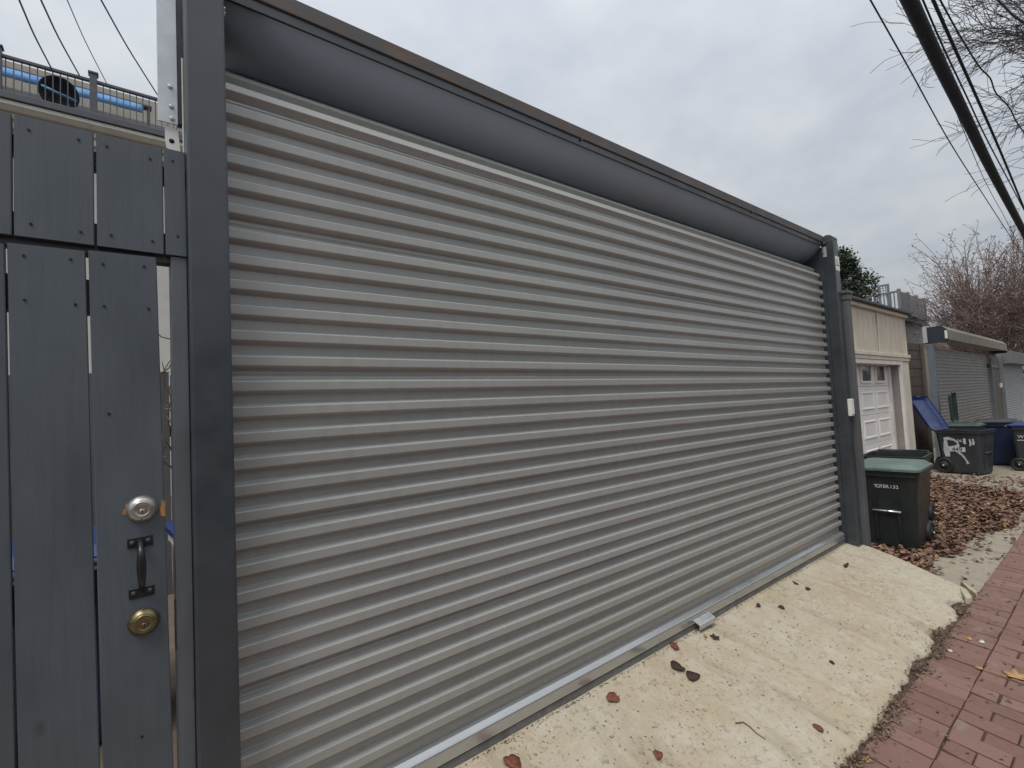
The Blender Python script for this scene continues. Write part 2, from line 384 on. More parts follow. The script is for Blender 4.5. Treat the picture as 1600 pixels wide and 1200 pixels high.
m_bin_green = mat_bin('bin_dark_green', (0.012, 0.017, 0.016)); m_bin_grey = mat_bin('bin_charcoal', (0.032, 0.037, 0.043))
m_bin_blue = mat_bin('bin_navy', (0.008, 0.017, 0.055)); m_lid_green = mat_bin('lid_green', (0.10, 0.145, 0.125), 0.36)
m_lid_dkgreen = mat_bin('lid_deep_green', (0.028, 0.052, 0.042), 0.4); m_lid_blue = mat_bin('lid_blue', (0.015, 0.032, 0.125), 0.26); m_lid_navy = mat_bin('lid_black_blue', (0.018, 0.022, 0.032), 0.35)
m_bin_white = mat_bin('bag_white', (0.62, 0.62, 0.60), 0.5)
m_tyre = simple('tyre_rubber', (0.016, 0.016, 0.017), 0.6, 0.2, 20)
m_spray = simple('silver_spray_paint', (0.50, 0.52, 0.54), 0.5, 0.25, 14)
m_print = simple('white_print', (0.62, 0.62, 0.60), 0.6, 0.1, 20)
m_ink = simple('black_print', (0.015, 0.015, 0.015), 0.6, 0.1)
m_chrome = simple('bright_bar', (0.85, 0.85, 0.84), 0.22, 0.05, 10, metal=0.9)

ALLEY = -0.25
# ------------------------------------------------------------------ the setting: ground
g = MB(); g.add([(-400, -400, -0.34), (600, -400, -0.34), (600, 600, -0.34), (-400, 600, -0.34)], [(0, 1, 2, 3)])
tag(g.build('ground', m_dirt), kind='structure')
g = MB(); g.box(-30, 5.2, 0.06, 9.9, -0.6, -0.06); tag(g.build('yard_ground', m_dirt), kind='structure')

# unseen wall inferred across the alley, behind the viewer, added to cut low skylight
g = MB(); g.box(-30, 45, -6.6, -6.2, -0.4, 2.3); g.box(-30, 45, -6.65, -6.15, 2.3, 2.38); tag(g.build('opposite_wall', m_oldwood), kind='structure')

# concrete pad that carries the bins and the drives beyond (uneven sheet)
def sheet(x0, x1, y0, y1, nx, ny, zf, skirt=0.15):
    mb = MB(); vs = []; fs = []
    for j in range(ny + 1):
        for i in range(nx + 1):
            x = x0 + (x1 - x0) * i / nx; y = y0 + (y1 - y0) * j / ny; vs.append((x, y, zf(x, y)))
    for j in range(ny):
        for i in range(nx):
            a = j * (nx + 1) + i; fs.append((a, a + 1, a + nx + 2, a + nx + 1))
    return mb.add(vs, fs, True)
pad = sheet(4.3, 30, -0.862, 1.6, 120, 24, lambda x, y: ALLEY - 0.012 + 0.006 * fbm(x, y, 0.8))
tag(pad.build('concrete_pad', m_pad), kind='structure')

# brick alley
def alley_z(y): return ALLEY + 0.012 - 0.035 * max(0.0, -0.86 - y)
alley = sheet(-12, 40, -5.6, -0.862, 60, 16, lambda x, y: alley_z(y) - 0.014)
alley = tag(alley.build('alley', m_mortar), kind='structure')
def brick_mesh(mb, lx, ly, h, ch, jit=0.0):
    vs, fs = brick_mesh0(lx, ly, h, ch, jit)
    return [(x + SK * y, y, z) for x, y, z in vs], fs
SK = 0.14
def brick_mesh0(lx, ly, h, ch, jit=0.0):
    vs = []
    R_ = lambda: random.uniform(-jit, jit)
    for (sx_, sy_, z) in [(1, 1, -h), (1, 1, -ch)]:
        vs += [(-lx / 2, -ly / 2, z), (lx / 2, -ly / 2, z), (lx / 2, ly / 2, z), (-lx / 2, ly / 2, z)]
    vs += [(-lx / 2 + ch + abs(R_()), -ly / 2 + ch + abs(R_()), 0), (lx / 2 - ch - abs(R_()), -ly / 2 + ch + abs(R_()), 0), (lx / 2 - ch - abs(R_()), ly / 2 - ch - abs(R_()), 0), (-lx / 2 + ch + abs(R_()), ly / 2 - ch - abs(R_()), 0)]
    fs = [(8, 9, 10, 11)]
    for a in (0, 4):
        for k in range(4): fs.append((a + k, a + (k + 1) % 4, a + 4 + (k + 1) % 4, a + 4 + k))
    return vs, fs
brick_meshes = []
for k in range(10):
    vs, fs = brick_mesh(None, 0.0955, 0.198, 0.05, 0.003, 0.003)
    me = bpy.data.meshes.new('brick'); me.from_pydata(vs, [], fs); me.materials.append(m_brick); brick_meshes.append(me)
cells = []
PX, PYL = 0.1015, 0.2045
for i in range(-40, 200):
    xb = 0.02 + i * PX
    yy = -0.866
    row = [(-0.866, -0.866 - PYL)]
    y = -0.866 - PYL
    if i % 2: row.append((y, y - PYL / 2)); y -= PYL / 2
    while y > -4.6: row.append((y, y - PYL)); y -= PYL
    for (ya, yb) in row:
        yc = (ya + yb) / 2; ln = ya - yb - 0.0065
        cells.append((xb + SK * (yc + 0.866), yc, ln))
def visible_px(x, y, z):
    d = np.array([x, y, z]) - CAM; w = d @ fwd
    if w < 0.2: return None
    return 800 + FPX * (d @ r2) / w, 600 - FPX * (d @ u2) / w, w
vis = []; far = []
for c in cells:
    p = visible_px(c[0], c[1], alley_z(c[1]))
    if p and -20 < p[0] < 1622 and p[1] < 1235 and c[0] < 7.2: vis.append((p[2], c))
    else: far.append(c)
vis.sort(key=lambda a: a[0]); far += [c for _, c in vis[300:]]; vis = [c for _, c in vis[:300]]
def brick_pose(c):
    return (c[0] + random.uniform(-.0025, .0025), c[1] + random.uniform(-.0025, .0025), alley_z(c[1]) + random.uniform(-.004, .003)), (random.uniform(-.016, .016) + 0.035, random.uniform(-.02, .02), random.uniform(-.010, .010))
for c in vis:
    o = bpy.data.objects.new('brick', random.choice(brick_meshes)); COL.objects.link(o); o.parent = alley
    o.location, o.rotation_euler = brick_pose(c); o.scale = (1, c[2] / 0.198, 1)
mbf = MB()
for c in far:
    if c[0] > 18: continue
    vs, fs = brick_mesh(None, 0.0955, c[2], 0.03, 0.0035, 0.003); loc, rot = brick_pose(c)
    cz, sz = math.cos(rot[2]), math.sin(rot[2])
    mbf.add([(loc[0] + x * cz - y * sz, loc[1] + x * sz + y * cz, loc[2] + z + y * rot[0] - x * rot[1]) for x, y, z in vs], fs)
tag(mbf.build('brick_paving', m_brick_far, alley, local=True, fix=False), kind='stuff')

# sloped concrete apron with a broken outer edge
def apron_edge(x):
    e = -0.845 + 0.030 * fbm(x, 0, 2.2, 4, 3.1) + 0.022 * fbm(x, 0, 9, 3, 5.5) + 0.004 * fbm(x, 0, 31, 3, 2.5)
    if x > 4.0: e += 0.05 * max(0, (x - 4.0)) + 0.02 * fbm(x, 0, 14, 2, 1.2)
    for c0, w, d in ((3.70, 0.20, 0.060), (3.20, 0.16, 0.040), (2.15, 0.10, 0.030), (4.30, 0.10, 0.05)):
        e += d * math.exp(-((x - c0) / w) ** 2)
    return e
def apron_right(v): return 4.885 - 0.20 * v - 0.012 * math.sin(v * 9)
ap = MB(); NXA, NYA = 760, 60; vs = []; fs = []
def apron_z(x, y): 
    s = min(1, max(0, (-0.015 - y) / 0.83))
    return -0.036 - 0.196 * (s ** 1.08) + 0.0045 * fbm(x, y, 3, 5, 2.0)
for j in range(NYA + 2):
    v = min(1, j / NYA)
    for i in range(NXA + 1):
        x = -2.5 + (apron_right(v) + 2.5) * (i / NXA) ** 0.82
        y = -0.012 + (apron_edge(x) + 0.012) * v
        z = apron_z(x, y) - 0.012 * max(0, (v - 0.93) / 0.07) ** 2
        if j == NYA + 1: z = -0.32
        vs.append((x, y, z))
for j in range(NYA + 1):
    for i in range(NXA):
        a = j * (NXA + 1) + i; fs.append((a, a + NXA + 1, a + NXA + 2, a + 1))
nb = len(vs)   # right-hand side face
for j in range(NYA + 2):
    x, y, z = vs[j * (NXA + 1) + NXA]; vs.append((x + 0.004, y, -0.34))
for j in range(NYA + 1):
    a = j * (NXA + 1) + NXA; b_ = a + NXA + 1; fs.append((a, b_, nb + j + 1, nb + j))
ap.add(vs, fs, True)
tag(ap.build('concrete_apron', m_conc, fix=False), kind='structure')
soil = sheet(-2.5, 4.74, -0.872, -0.55, 300, 10, lambda x, y: ALLEY + 0.002 + 0.010 * fbm(x, y, 14, 4, 7.0))
tag(soil.build('soil_seam', m_mortar), kind='structure')
sill = MB(); sill.box(-2.5, 4.9, -0.013, 0.10, -0.5, -0.034); tag(sill.build('door_sill', m_pad), kind='structure')

# ------------------------------------------------------------------ big roller door
P_, ZT0 = 0.0787, 1.4999
door = thing('roller_door', 'wide grey corrugated roll-up garage door filling most of the picture', 'garage door', (2.35, 0, 0))
def curl(s, d):
    """s = height along the curtain, d = outward offset -> (y, z); the top bends back on to the coil"""
    zb, R_ = 2.27, 0.20
    if s <= zb: return (-d, s)
    th = min((s - zb) / R_, 1.35)
    return (R_ * (1 - math.cos(th)) - d * math.cos(th), zb + R_ * math.sin(th) + d * math.sin(th))
def rib_profile(zt, seam=False):
    """one rib from its upper valley down, ridge top at zt"""
    f, v_ = 0.0150, -0.0100
    p = [(zt + 0.0050, v_), (zt + 0.0034, v_ + 0.0010), (zt - 0.0036, f - 0.0022), (zt - 0.0048, f - 0.0008), (zt - 0.0068, f),
         (zt - 0.0318, f), (zt - 0.0336, f - 0.0007), (zt - 0.0348, f - 0.0022), (zt - 0.0462, v_ + 0.0016), (zt - 0.0485, v_)]
    if seam: p += [(zt - 0.053, v_), (zt - 0.0534, v_ + 0.0030), (zt - 0.0595, v_ + 0.0030), (zt - 0.060, v_ + 0.0008), (zt - 0.0640, v_ + 0.0008), (zt - 0.0645, v_ - 0.0012)]
    return p
tops = [ZT0 + k * P_ for k in range(15, -18, -1)]
seams = [2.344, 1.885, 1.439, 0.971, 0.538]
sheets = []; cur = []
for zt in tops:
    vmid = zt - 0.055
    is_seam = any(abs(vmid - s) < P_ / 2 for s in seams)
    pr_ = rib_profile(zt, is_seam)
    cur += pr_
    if is_seam:
        sheets.append(cur); cur = [(pr_[-1][0], pr_[-1][1])]
cur += [(0.118, -0.010), (0.068, -0.010)]
sheets.append(cur)
XL, XR = -0.035, 4.688
for k, pr_ in enumerate(sheets):
    mb = MB(); nxs = 24; vs = []; fs = []
    for i in range(nxs + 1):
        x = XL + (XR - XL) * i / nxs
        for (s_, d_) in pr_:
            wob = 0.0008 * fbm(x, 0.3 * s_, 0.9, 2, 9.0)
            y_, z_ = curl(s_, d_ + wob + 0.0006 * (k % 2)); vs.append((x, y_, z_ + 0.0012 * fbm(x, k, 0.9, 2, 4.0)))
    n_ = len(pr_)
    for i in range(nxs):
        for j in range(n_ - 1): fs.append((i * n_ + j, i * n_ + j + 1, (i + 1) * n_ + j + 1, (i + 1) * n_ + j))
    mb.add(vs, fs); mb.build('curtain_sheet', m_curtain, door)
# bottom bar, rubber seal, step-shaped pull
bar = MB(); bar.prism([(0.008, 0.071), (-0.010, 0.068), (-0.025, 0.055), (-0.0285, 0.051), (-0.030, 0.046), (-0.030, 0.004), (-0.004, 0.004)], 0, XL, XR)
bar.build('bottom_bar', m_alu, door)
sl = MB(); sl.prism([(-0.016, 0.003), (-0.016, -0.004), (-0.022, -0.007), (-0.023, -0.034), (-0.019, -0.037), (-0.005, -0.037), (-0.002, 0.003)], 0, XL, XR + 0.01); sl.build('bottom_seal', m_rubber, door)
stp = MB(); stp.prism([(-0.030, 0.026), (-0.066, 0.012), (-0.072, 0.006), (-0.072, -0.018), (-0.069, -0.018), (-0.069, 0.004), (-0.064, 0.009), (-0.030, 0.022)], 0, 2.31, 2.475)
stp.build('pull_bracket', m_galv, door)
for x in (-0.022,):
    q = MB(); q.box(-0.05, -0.004, 0.008, 0.07, -0.03, 2.66); q.build('guide', m_dark, door)
q = MB(); q.prism([(-0.034, -0.03), (-0.034, 2.60), (-0.012, 2.60), (-0.012, 2.70), (0.30, 2.70), (0.30, 2.2), (0.05, 2.15), (0.05, -0.03)], 0, 4.706, 4.718); q.build('guide', m_dark, door)
q = MB(); q.box(4.650, 4.709, 0.030, 0.046, -0.03, 2.36); q.build('leak_blocker', m_black, door)  # black strip added behind the curtain edge to block light leaking through
q = MB(); q.lathe((-0.02, 0.30, 2.58), (1, 0, 0), [(0.02, 0), (0.19, 0.0), (0.19, 4.7), (0.02, 4.7)], 28); q.build('coil', m_curtain, door)

# header: rusty steel angle with a soffit panel under it
hd = thing('door_header', 'dark sloping header panel under a rust-stained steel beam above the roller door', 'lintel', (2.35, 0, 2.6))
q = MB(); q.box(0.0, 4.72, -0.040, 0.02, 2.646, 2.703, 0.002); bm_ = q.build('beam', m_rust, hd)
q = MB(); q.box(0.0, 4.72, -0.032, 0.015, 2.612, 2.6455, 0.0); q.build('lower_flange', m_dark, hd)
q = MB()
vs = []; fs = []; NS = 24
prof = []
for k in range(NS + 1):
    a = k / NS; bu = 0.020 * math.sin(a * math.pi); prof.append((-0.024 + 0.158 * a - bu * 0.66, 2.616 - 0.132 * a - bu * 0.75))
prof2 = [(p[0] + 0.005, p[1] + 0.006) for p in prof][::-1]
q.prism(prof + prof2, 0, 0.0, 4.705); q.sm = [len(f) == 4 for f in q.f]; q.build('soffit_panel', m_head, hd)
q = MB(); q.box(0.0, 4.705, 0.134, 0.62, 2.70, 2.712); q.build('roof_sheet', m_roof, hd)
for xx in (1.6, 3.4): 
    q = MB(); q.cyl((xx, -0.036, 2.64), (0, -1, 0), 0.006, 0.006, 8); q.build('rivet', m_dark, hd)

# steel posts
pl = thing('steel_post', 'dark painted square steel post between the board gate and the roller door', 'post', (-0.05, -0.07, 0), group='dark steel posts of the roller door')
q = MB(); q.box(-0.099, 0.001, -0.120, -0.018, -0.12, 3.02, 0.007); q.build('tube', m_dark, pl)
q = MB(); q.box(-0.103, 0.005, -0.124, -0.014, 3.02, 3.035, 0.004); q.build('cap', m_dark, pl)
for zz in (2.52, 2.505):
    q = MB(); q.cyl((0.001, -0.10, zz), (1, 0, 0), 0.006, 0.005, 6); q.build('bolt', m_galv, pl)
q = MB(); q.box(-0.105, 0.006, -0.128, -0.012, -0.06, -0.045, 0.002); q.build('base_plate', m_dark, pl)
prt = thing('steel_post', 'dark painted square steel post with rounded top at the far end of the roller door', 'post', (4.77, -0.07, 0), group='dark steel posts of the roller door')
q = MB(); q.box(4.720, 4.822, -0.120, -0.018, -0.12, 2.655, 0.007); q.build('tube', m_dark, prt)
q = MB(); 
arc = [(-0.069 + 0.051 * math.cos(a), 2.655 + 0.046 * math.sin(a)) for a in [math.pi * k / 10 for k in range(11)]]
q.prism(arc, 0, 4.7205, 4.8215); q.build('cap', m_dark, prt)
q = MB(); q.cyl((4.7195, -0.050, 2.628), (-1, 0, 0), 0.017, 0.010, 6); q.cyl((4.7095, -0.050, 2.628), (-1, 0, 0), 0.010, 0.012, 10); q.build('bolt', m_dark, prt)
q = MB(); q.box(4.712, 4.7195, -0.060, -0.018, 2.505, 2.60, 0.002); br = q.build('bracket', m_galv, prt)
q = MB(); q.cyl((4.7118, -0.040, 2.55), (-1, 0, 0), 0.008, 0.007, 6); q.build('bolt', m_galv, br)
q = MB(); q.box(4.726, 4.816, -0.1225, -0.1205, 2.37, 2.50); stk = q.build('sticker', m_white, prt)
for kk in range(3):
    q = MB(); q.box(4.74, 4.80 - 0.015 * kk, -0.1238, -0.1228, 2.415 + kk * 0.022, 2.424 + kk * 0.022); q.build('printed_line', m_leaf_tan if kk == 1 else m_ink, stk)
# keypad on the far post
kp0 = at(1314, 632, Y=-0.13)
kp = thing('keypad', 'small white door opener keypad fixed on the far dark steel post', 'keypad', (4.75, -0.13, 1.13))
q = MB(); q.box(4.726, 4.796, -0.146, -0.1205, 1.075, 1.225, 0.006); q.build('housing', m_white, kp)
q = MB(); q.box(4.730, 4.792, -0.152, -0.1462, 1.09, 1.221, 0.002); q.build('flip_cover', m_white, kp)
# timber post just beyond
tp = thing('timber_post', 'grey painted timber post with a stepped cap beyond the steel post', 'post', (4.87, -0.09, 0))
q = MB(); q.box(4.826, 4.916, -0.155, -0.065, -0.3, 2.11, 0.005); q.build('post', m_tpost, tp)
q = MB(); q.box(4.818, 4.924, -0.163, -0.057, 2.11, 2.165, 0.004); q.box(4.806, 4.936, -0.175, -0.045, 2.165, 2.19, 0.004)
q.build('cap', m_tpost, tp)

# ------------------------------------------------------------------ board gate on the left
def nail(x, z, y, parent):
    q = MB(); q.cyl((x, y + 0.0005, z), (0, -1, 0), 0.0034, 0.0012, 8); return q.build('nail', m_hole, parent)
def board(parent, x0, x1, z0, z1, y0, mat, nails, th=0.019, tw=0.0, name='board'):
    mb = MB(); nseg = 8; vs = []; rings = []
    ch = 0.002
    for k in range(nseg + 1):
        z = z0 + (z1 - z0) * k / nseg; dx = 0.0012 * fbm(x0 * 9, z, 1.5, 2, 1.0); dy = 0.0015 * fbm(x0 * 5, z, 1.1, 2, 6.0)
        a, b_ = x0 + dx, x1 + dx + tw * k / nseg
        rings.append([(a + ch, y0 + dy, z), (b_ - ch, y0 + dy, z), (b_, y0 + ch + dy, z), (b_, y0 + th + dy, z), (a, y0 + th + dy, z), (a, y0 + ch + dy, z)])
    mb.loft(rings); o = mb.build(name, mat, parent)
    for (nx_, nz_) in nails: nail(nx_, nz_, y0 - 0.0008, o)
    return o
gt = thing('gate_transom', 'short grey vertical boards fixed above the gate', 'fence panel', (-0.3, -0.09, 1.9))
for (a, b_, zt) in ((-0.740, -0.5925, 2.046), (-0.5885, -0.443, 2.047), (-0.4395, -0.2955, 2.049), (-0.2905, -0.1520, 2.047), (-0.1490, -0.1005, 2.052)):
    w = b_ - a
    ns = [(a + 0.18 * w + random.uniform(-.004, .004), 2.02 + random.uniform(-.008, .004)), (b_ - 0.2 * w, 2.018 + random.uniform(-.008, .006)), (a + 0.2 * w, 1.782 + random.uniform(-.004, .008)), (b_ - 0.18 * w, 1.783 + random.uniform(-.004, .008))]
    if w < 0.1: ns = [(a + 0.4 * w, 2.02), (a + 0.58 * w, 1.81)]
    board(gt, a, b_, 1.757, zt, -0.1, m_gate, ns)
q = MB(); q.box(-0.9, -0.1005, -0.0805, -0.042, 1.737, 1.82, 0.002); q.build('rail', m_rail, gt)
q = MB(); q.box(-0.9, -0.1005, -0.0805, -0.042, 1.965, 2.01, 0.002); q.build('rail', m_rail, gt)
GROT = 0.0150
gate = thing('board_gate', 'grey vertical board gate with pull handle and two deadbolts', 'gate', (-0.313, -0.09, 1.74))
GB = [(-0.745, -0.600), (-0.5955, -0.4555), (-0.4510, -0.3135), (-0.3075, -0.1690)]
for (a, b_), zt in zip(GB, (1.733, 1.735, 1.739, 1.742)):
    w = b_ - a
    ns = [(a + 0.2 * w, 1.712 + random.uniform(-.006, .003)), (b_ - 0.2 * w, 1.714), (a + 0.2 * w, 1.607 + random.uniform(-.006, .006)), (b_ - 0.15 * w, 1.602), (a + 0.22 * w, 1.33), (a + 0.55 * w, 0.52)]
    board(gate, a, b_, -0.02, zt, -0.1005, m_gate, ns[:4] if a < -0.4 else ns)
for z0, z1 in ((1.585, 1.672), (0.86, 0.95), (0.12, 0.21)):
    q = MB(); q.box(-0.742, -0.172, -0.0808, -0.043, z0, z1, 0.002); q.build('rail', m_rail, gate)
# hardware
def deadbolt(z, x, mat, ring, chip):
    e = MB(); e.lathe((x, -0.1010, z), (0, -1, 0), [(0.0335, 0), (0.0335, 0.003), (0.0315, 0.0065), (0.027, 0.0125), (0.0235, 0.0155), (0.0225, 0.0160)], 36)
    d = e.build('deadbolt', ring, gate)
    e = MB(); e.lathe((x, -0.1010, z), (0, -1, 0), [(0.0225, 0.0145), (0.0225, 0.0185), (0.0205, 0.0205), (0.0145, 0.0212), (0.0140, 0.0202), (0.0115, 0.0202)], 32); e.build('cylinder', mat, d)
    e = MB(); e.lathe((x, -0.1010, z - 0.004), (0, -1, 0), [(0.0062, 0.018), (0.0062, 0.0225), (0.0052, 0.0232)], 16); e.build('plug', mat, d)
    e = MB(); e.box(x - 0.0010, x + 0.0010, -0.1249, -0.1240, z - 0.0090, z + 0.0005); e.build('keyway', m_hole, d)
    return d
d1 = deadbolt(1.083, -0.217, m_nickel, m_nickel, True); tag(d1, 'worn silver deadbolt above the handle')
d2 = deadbolt(0.800, -0.2205, m_brass, m_brass, False); tag(d2, 'aged brass deadbolt below the handle')
e = MB(); e.prism([(x - 0.0100, z) for x, z in [(-0.2435, 1.074), (-0.248, 1.080), (-0.242, 1.088), (-0.240, 1.099), (-0.234, 1.103), (-0.236, 1.088), (-0.237, 1.074)]], 1, -0.1022, -0.1003); tag(e.build('bare_wood_chip', m_rawwood, gate), 'raw wood chip beside the deadbolt')
e = MB(); e.prism([(-0.1790, 1.058), (-0.1695, 1.054), (-0.1685, 1.094), (-0.1775, 1.098), (-0.1765, 1.086), (-0.1800, 1.078)], 1, -0.1024, -0.099); e.build('bare_wood_chip', m_rawwood, gate)
hdl = MB()
grip = []; rad = []
for k in range(15):
    a = k / 14; z = 0.884 + 0.121 * a; b_ = math.sin(a * math.pi)
    grip.append((-0.2225, -0.104 - 0.034 * min(1, b_ * 1.6) ** 0.8, z)); rad.append(0.0065 + 0.0035 * math.sin(a * math.pi) ** 2)
hdl.tube(grip, rad, 12); grip_o = hdl.build('pull_handle', m_black, gate)
for z0 in (0.988, 0.862):
    e = MB(); e.box(-0.249, -0.197, -0.1048, -0.1008, z0, z0 + 0.026, 0.0015); pz = e.build('mounting_plate', m_black, grip_o)
    for xx in (-0.2395, -0.2065):
        e = MB(); e.lathe((xx, -0.1046, z0 + 0.014), (0, -1, 0), [(0.0050, 0), (0.0045, 0.0016), (0.0022, 0.0022)], 12); e.build('screw', m_wire, grip_o)
gate.rotation_euler = (0, -GROT, 0)
# the gate leaf hangs a touch out of plumb: turn the parts with the empty about its top edge
jm = thing('gate_jamb', 'slim grey timber jamb between gate edge and steel post', 'post', (-0.12, -0.05, 0))
q = MB(); q.box(-0.1375, -0.1000, -0.0945, -0.02, -0.05, 1.7555, 0.002); q.build('jamb', m_jamb, jm)
q = MB(); q.box(-0.1405, -0.1378, -0.080, -0.055, 0.70, 0.83); q.build('strike_plate', m_brass, jm)

# galvanised channel above
ch = thing('steel_channel', 'pale galvanised steel channel with three bolts beside the post top', 'bracket', (-0.13, -0.05, 2.1))
q = MB(); q.box(-0.1590, -0.1120, -0.054, -0.050, 2.150, 3.0, 0.001); q.box(-0.1150, -0.1120, -0.0500, -0.0205, 2.150, 3.0); q.build('channel', m_galv, ch)
for (px, py) in ((266, 135), (268, 166), (269, 185)):
    p = at(px, py, Y=-0.056)
    q = MB(); q.lathe((p.x, -0.0540, p.z), (0, -1, 0), [(0.0075, 0), (0.0075, 0.0014), (0.0052, 0.0016), (0.0052, 0.0046), (0.0038, 0.0056)], 6, False); q.build('bolt', m_galv, ch)
q = MB(); plate = [(-0.142, 2.146), (-0.112, 2.140), (-0.106, 2.066), (-0.128, 2.070), (-0.139, 2.080), (-0.143, 2.105)]
q.prism(plate, 1, -0.046, -0.042); bp_ = q.build('lower_plate', m_white, ch)
q = MB(); q.cyl((-0.1275, -0.0458, 2.103), (0, -1, 0), 0.0065, 0.0012, 14); q.build('bolt_hole', m_hole, bp_)
q = MB(); q.box(-0.1110, -0.1000, -0.048, -0.021, 2.16, 3.0); q.build('backing_bar', m_dark, ch)
ws = MB(); ws.box(-0.1030, -0.1000, -0.070, -0.066, 2.066, 2.345, 0.0); tag(ws.build('white_strip', m_white), 'thin white plastic strip along the edge of the near steel post', 'trim strip')

# ------------------------------------------------------------------ the yard behind the gate and the house with a roof deck
YH = 10.0
house = thing('row_house', 'pale rear house wall with cream gutter seen above and through the gate', 'house', (-2, YH, 0))
gz = at(0, 150, Y=YH - 0.3).z
q = MB(); q.box(-9, 6, YH, YH + 7, -0.4, gz - 0.05); q.build('wall', m_housew, house)
q = MB(); q.box(-9, 6, YH - 0.34, YH - 0.02, at(0, 150, Y=YH - 0.34).z, at(0, 139, Y=YH - 0.34).z, 0.01); q.build('deck_fascia', m_railing, house)
zb = [gz - 0.03, gz - 0.10, gz - 0.17, gz - 0.27, gz - 0.40]
q = MB(); q.prism([(YH - 0.30, zb[0]), (YH - 0.31, zb[1]), (YH - 0.24, zb[2]), (YH - 0.0, zb[2]), (YH, zb[0])], 0, -9, 6); q.build('gutter', m_gutter, house)
q = MB(); q.box(-9, 6, YH - 0.16, YH - 0.002, zb[3], zb[2] - 0.004); q.build('fascia', m_gutter, house)
q = MB(); q.box(-9, 6, YH - 0.09, YH - 0.002, zb[4], zb[3] - 0.004); q.build('frieze_board', m_whitep, house)
q = MB(); q.box(-9, 6, YH + 0.02, YH + 7, gz - 0.05, gz + 0.08); q.build('deck_floor', m_greywood, house)
p = at(262, 470, Y=YH)
w_ = MB(); w_.box(p.x + 0.13, p.x + 0.30, YH - 0.03, YH - 0.002, 2.2, 4.6); w_.build('window_frame', m_whitep, house)
w_ = MB(); w_.box(p.x + 0.31, p.x + 1.1, YH - 0.02, YH - 0.003, 2.3, 4.5); w_.build('window_pane', m_glass, house)
w_ = MB(); w_.box(p.x - 1.0, p.x + 1.3, YH - 0.06, YH - 0.004, 2.05, 2.18); w_.build('window_sill', m_whitep, house)

rl = thing('deck_railing', 'dark metal railing of thin balusters along the roof deck at top left', 'railing', (-2, YH + 0.1, gz))
yr = YH + 0.12
zr = at(0, 84, Y=yr).z; zr0 = gz + 0.08
q = MB(); q.box(-6.5, 5.5, yr - 0.035, yr + 0.035, zr - 0.05, zr, 0.006); q.build('top_rail', m_railing, rl)
q = MB(); q.box(-6.5, 5.5, yr - 0.02, yr + 0.02, zr0 + 0.05, zr0 + 0.09); q.build('bottom_rail', m_railing, rl)
b0 = at(8.75, 90, Y=yr).x; pit = at(21.5, 95, Y=yr).x - b0
px_ = at(146, 130, Y=yr).x
nb_ = 0
me_b = None
for k in range(-18, 30):
    x = b0 + k * pit
    if abs(x - px_) < 0.09 or x < -4.2: continue
    if me_b is None:
        q = MB(); q.box(-0.008, 0.008, -0.008, 0.008, zr0 + 0.09, zr - 0.05); ob = q.build('baluster', m_railing, rl, local=True); me_b = ob.data
    else:
        ob = bpy.data.objects.new('baluster', me_b); COL.objects.link(ob); ob.parent = rl
    ob.location = Vector((x, yr, 0)) - rl.location
for xp in (px_, b0 - 0.10, px_ + 2.3):
    q = MB(); q.box(xp - 0.055, xp + 0.055, yr - 0.06, yr + 0.06, gz + 0.07, zr + 0.10, 0.004); q.box(xp - 0.075, xp + 0.075, yr - 0.08, yr + 0.08, zr + 0.10, zr + 0.135, 0.004); q.build('post', m_railing, rl)
pp = MB(); pp.box(-8.8, 5.8, YH + 3.0, YH + 3.25, gz + 0.05, at(120, 125, Y=YH + 3.0).z, 0.01)
tag(pp.build('parapet_wall', m_parapet), 'tan parapet wall behind the roof deck railing', 'wall')
# long blue awning rolled under a dark box, in front of the parapet
ya = YH + 2.2
aw = thing('rolled_awning', 'long blue canvas awning hanging from a dark cassette on the roof deck', 'awning', (-2, ya, gz))
za = at(0, 108, Y=ya).z; zl = at(0, 124, Y=ya).z; xa = at(222, 168, Y=ya).x
q = MB(); q.box(-7, xa + 0.18, ya - 0.10, ya + 0.10, za, za + 0.05, 0.01); q.build('cassette', m_railing, aw)
rings = []
for k in range(61):
    x = -7 + (xa + 7) * k / 60; wv = 0.006 * math.sin(k * 1.9)
    rings.append([(x, ya - 0.13 + wv, za - 0.004), (x, ya - 0.17 + wv, zl - 0.004 * math.sin(k * 0.9)), (x, ya - 0.155 + wv, zl - 0.004 * math.sin(k * 0.9)), (x, ya - 0.11 + wv, za - 0.004)])
q = MB(); q.loft(rings, smooth=True); q.build('canvas', m_blue, aw)
for xx in (xa + 0.12, -3.4):
    q = MB(); q.box(xx - 0.03, xx + 0.03, ya - 0.05, ya + 0.05, gz + 0.05, za - 0.002); q.build('leg', m_railing, aw)
lw = MB(); lw.box(-8.6, 5.6, ya + 0.45, ya + 0.6, gz + 0.05, zl + 0.12, 0.01); tag(lw.build('planter_wall', m_greywood), 'dark grey low wall under the blue awning on the roof deck', 'wall')
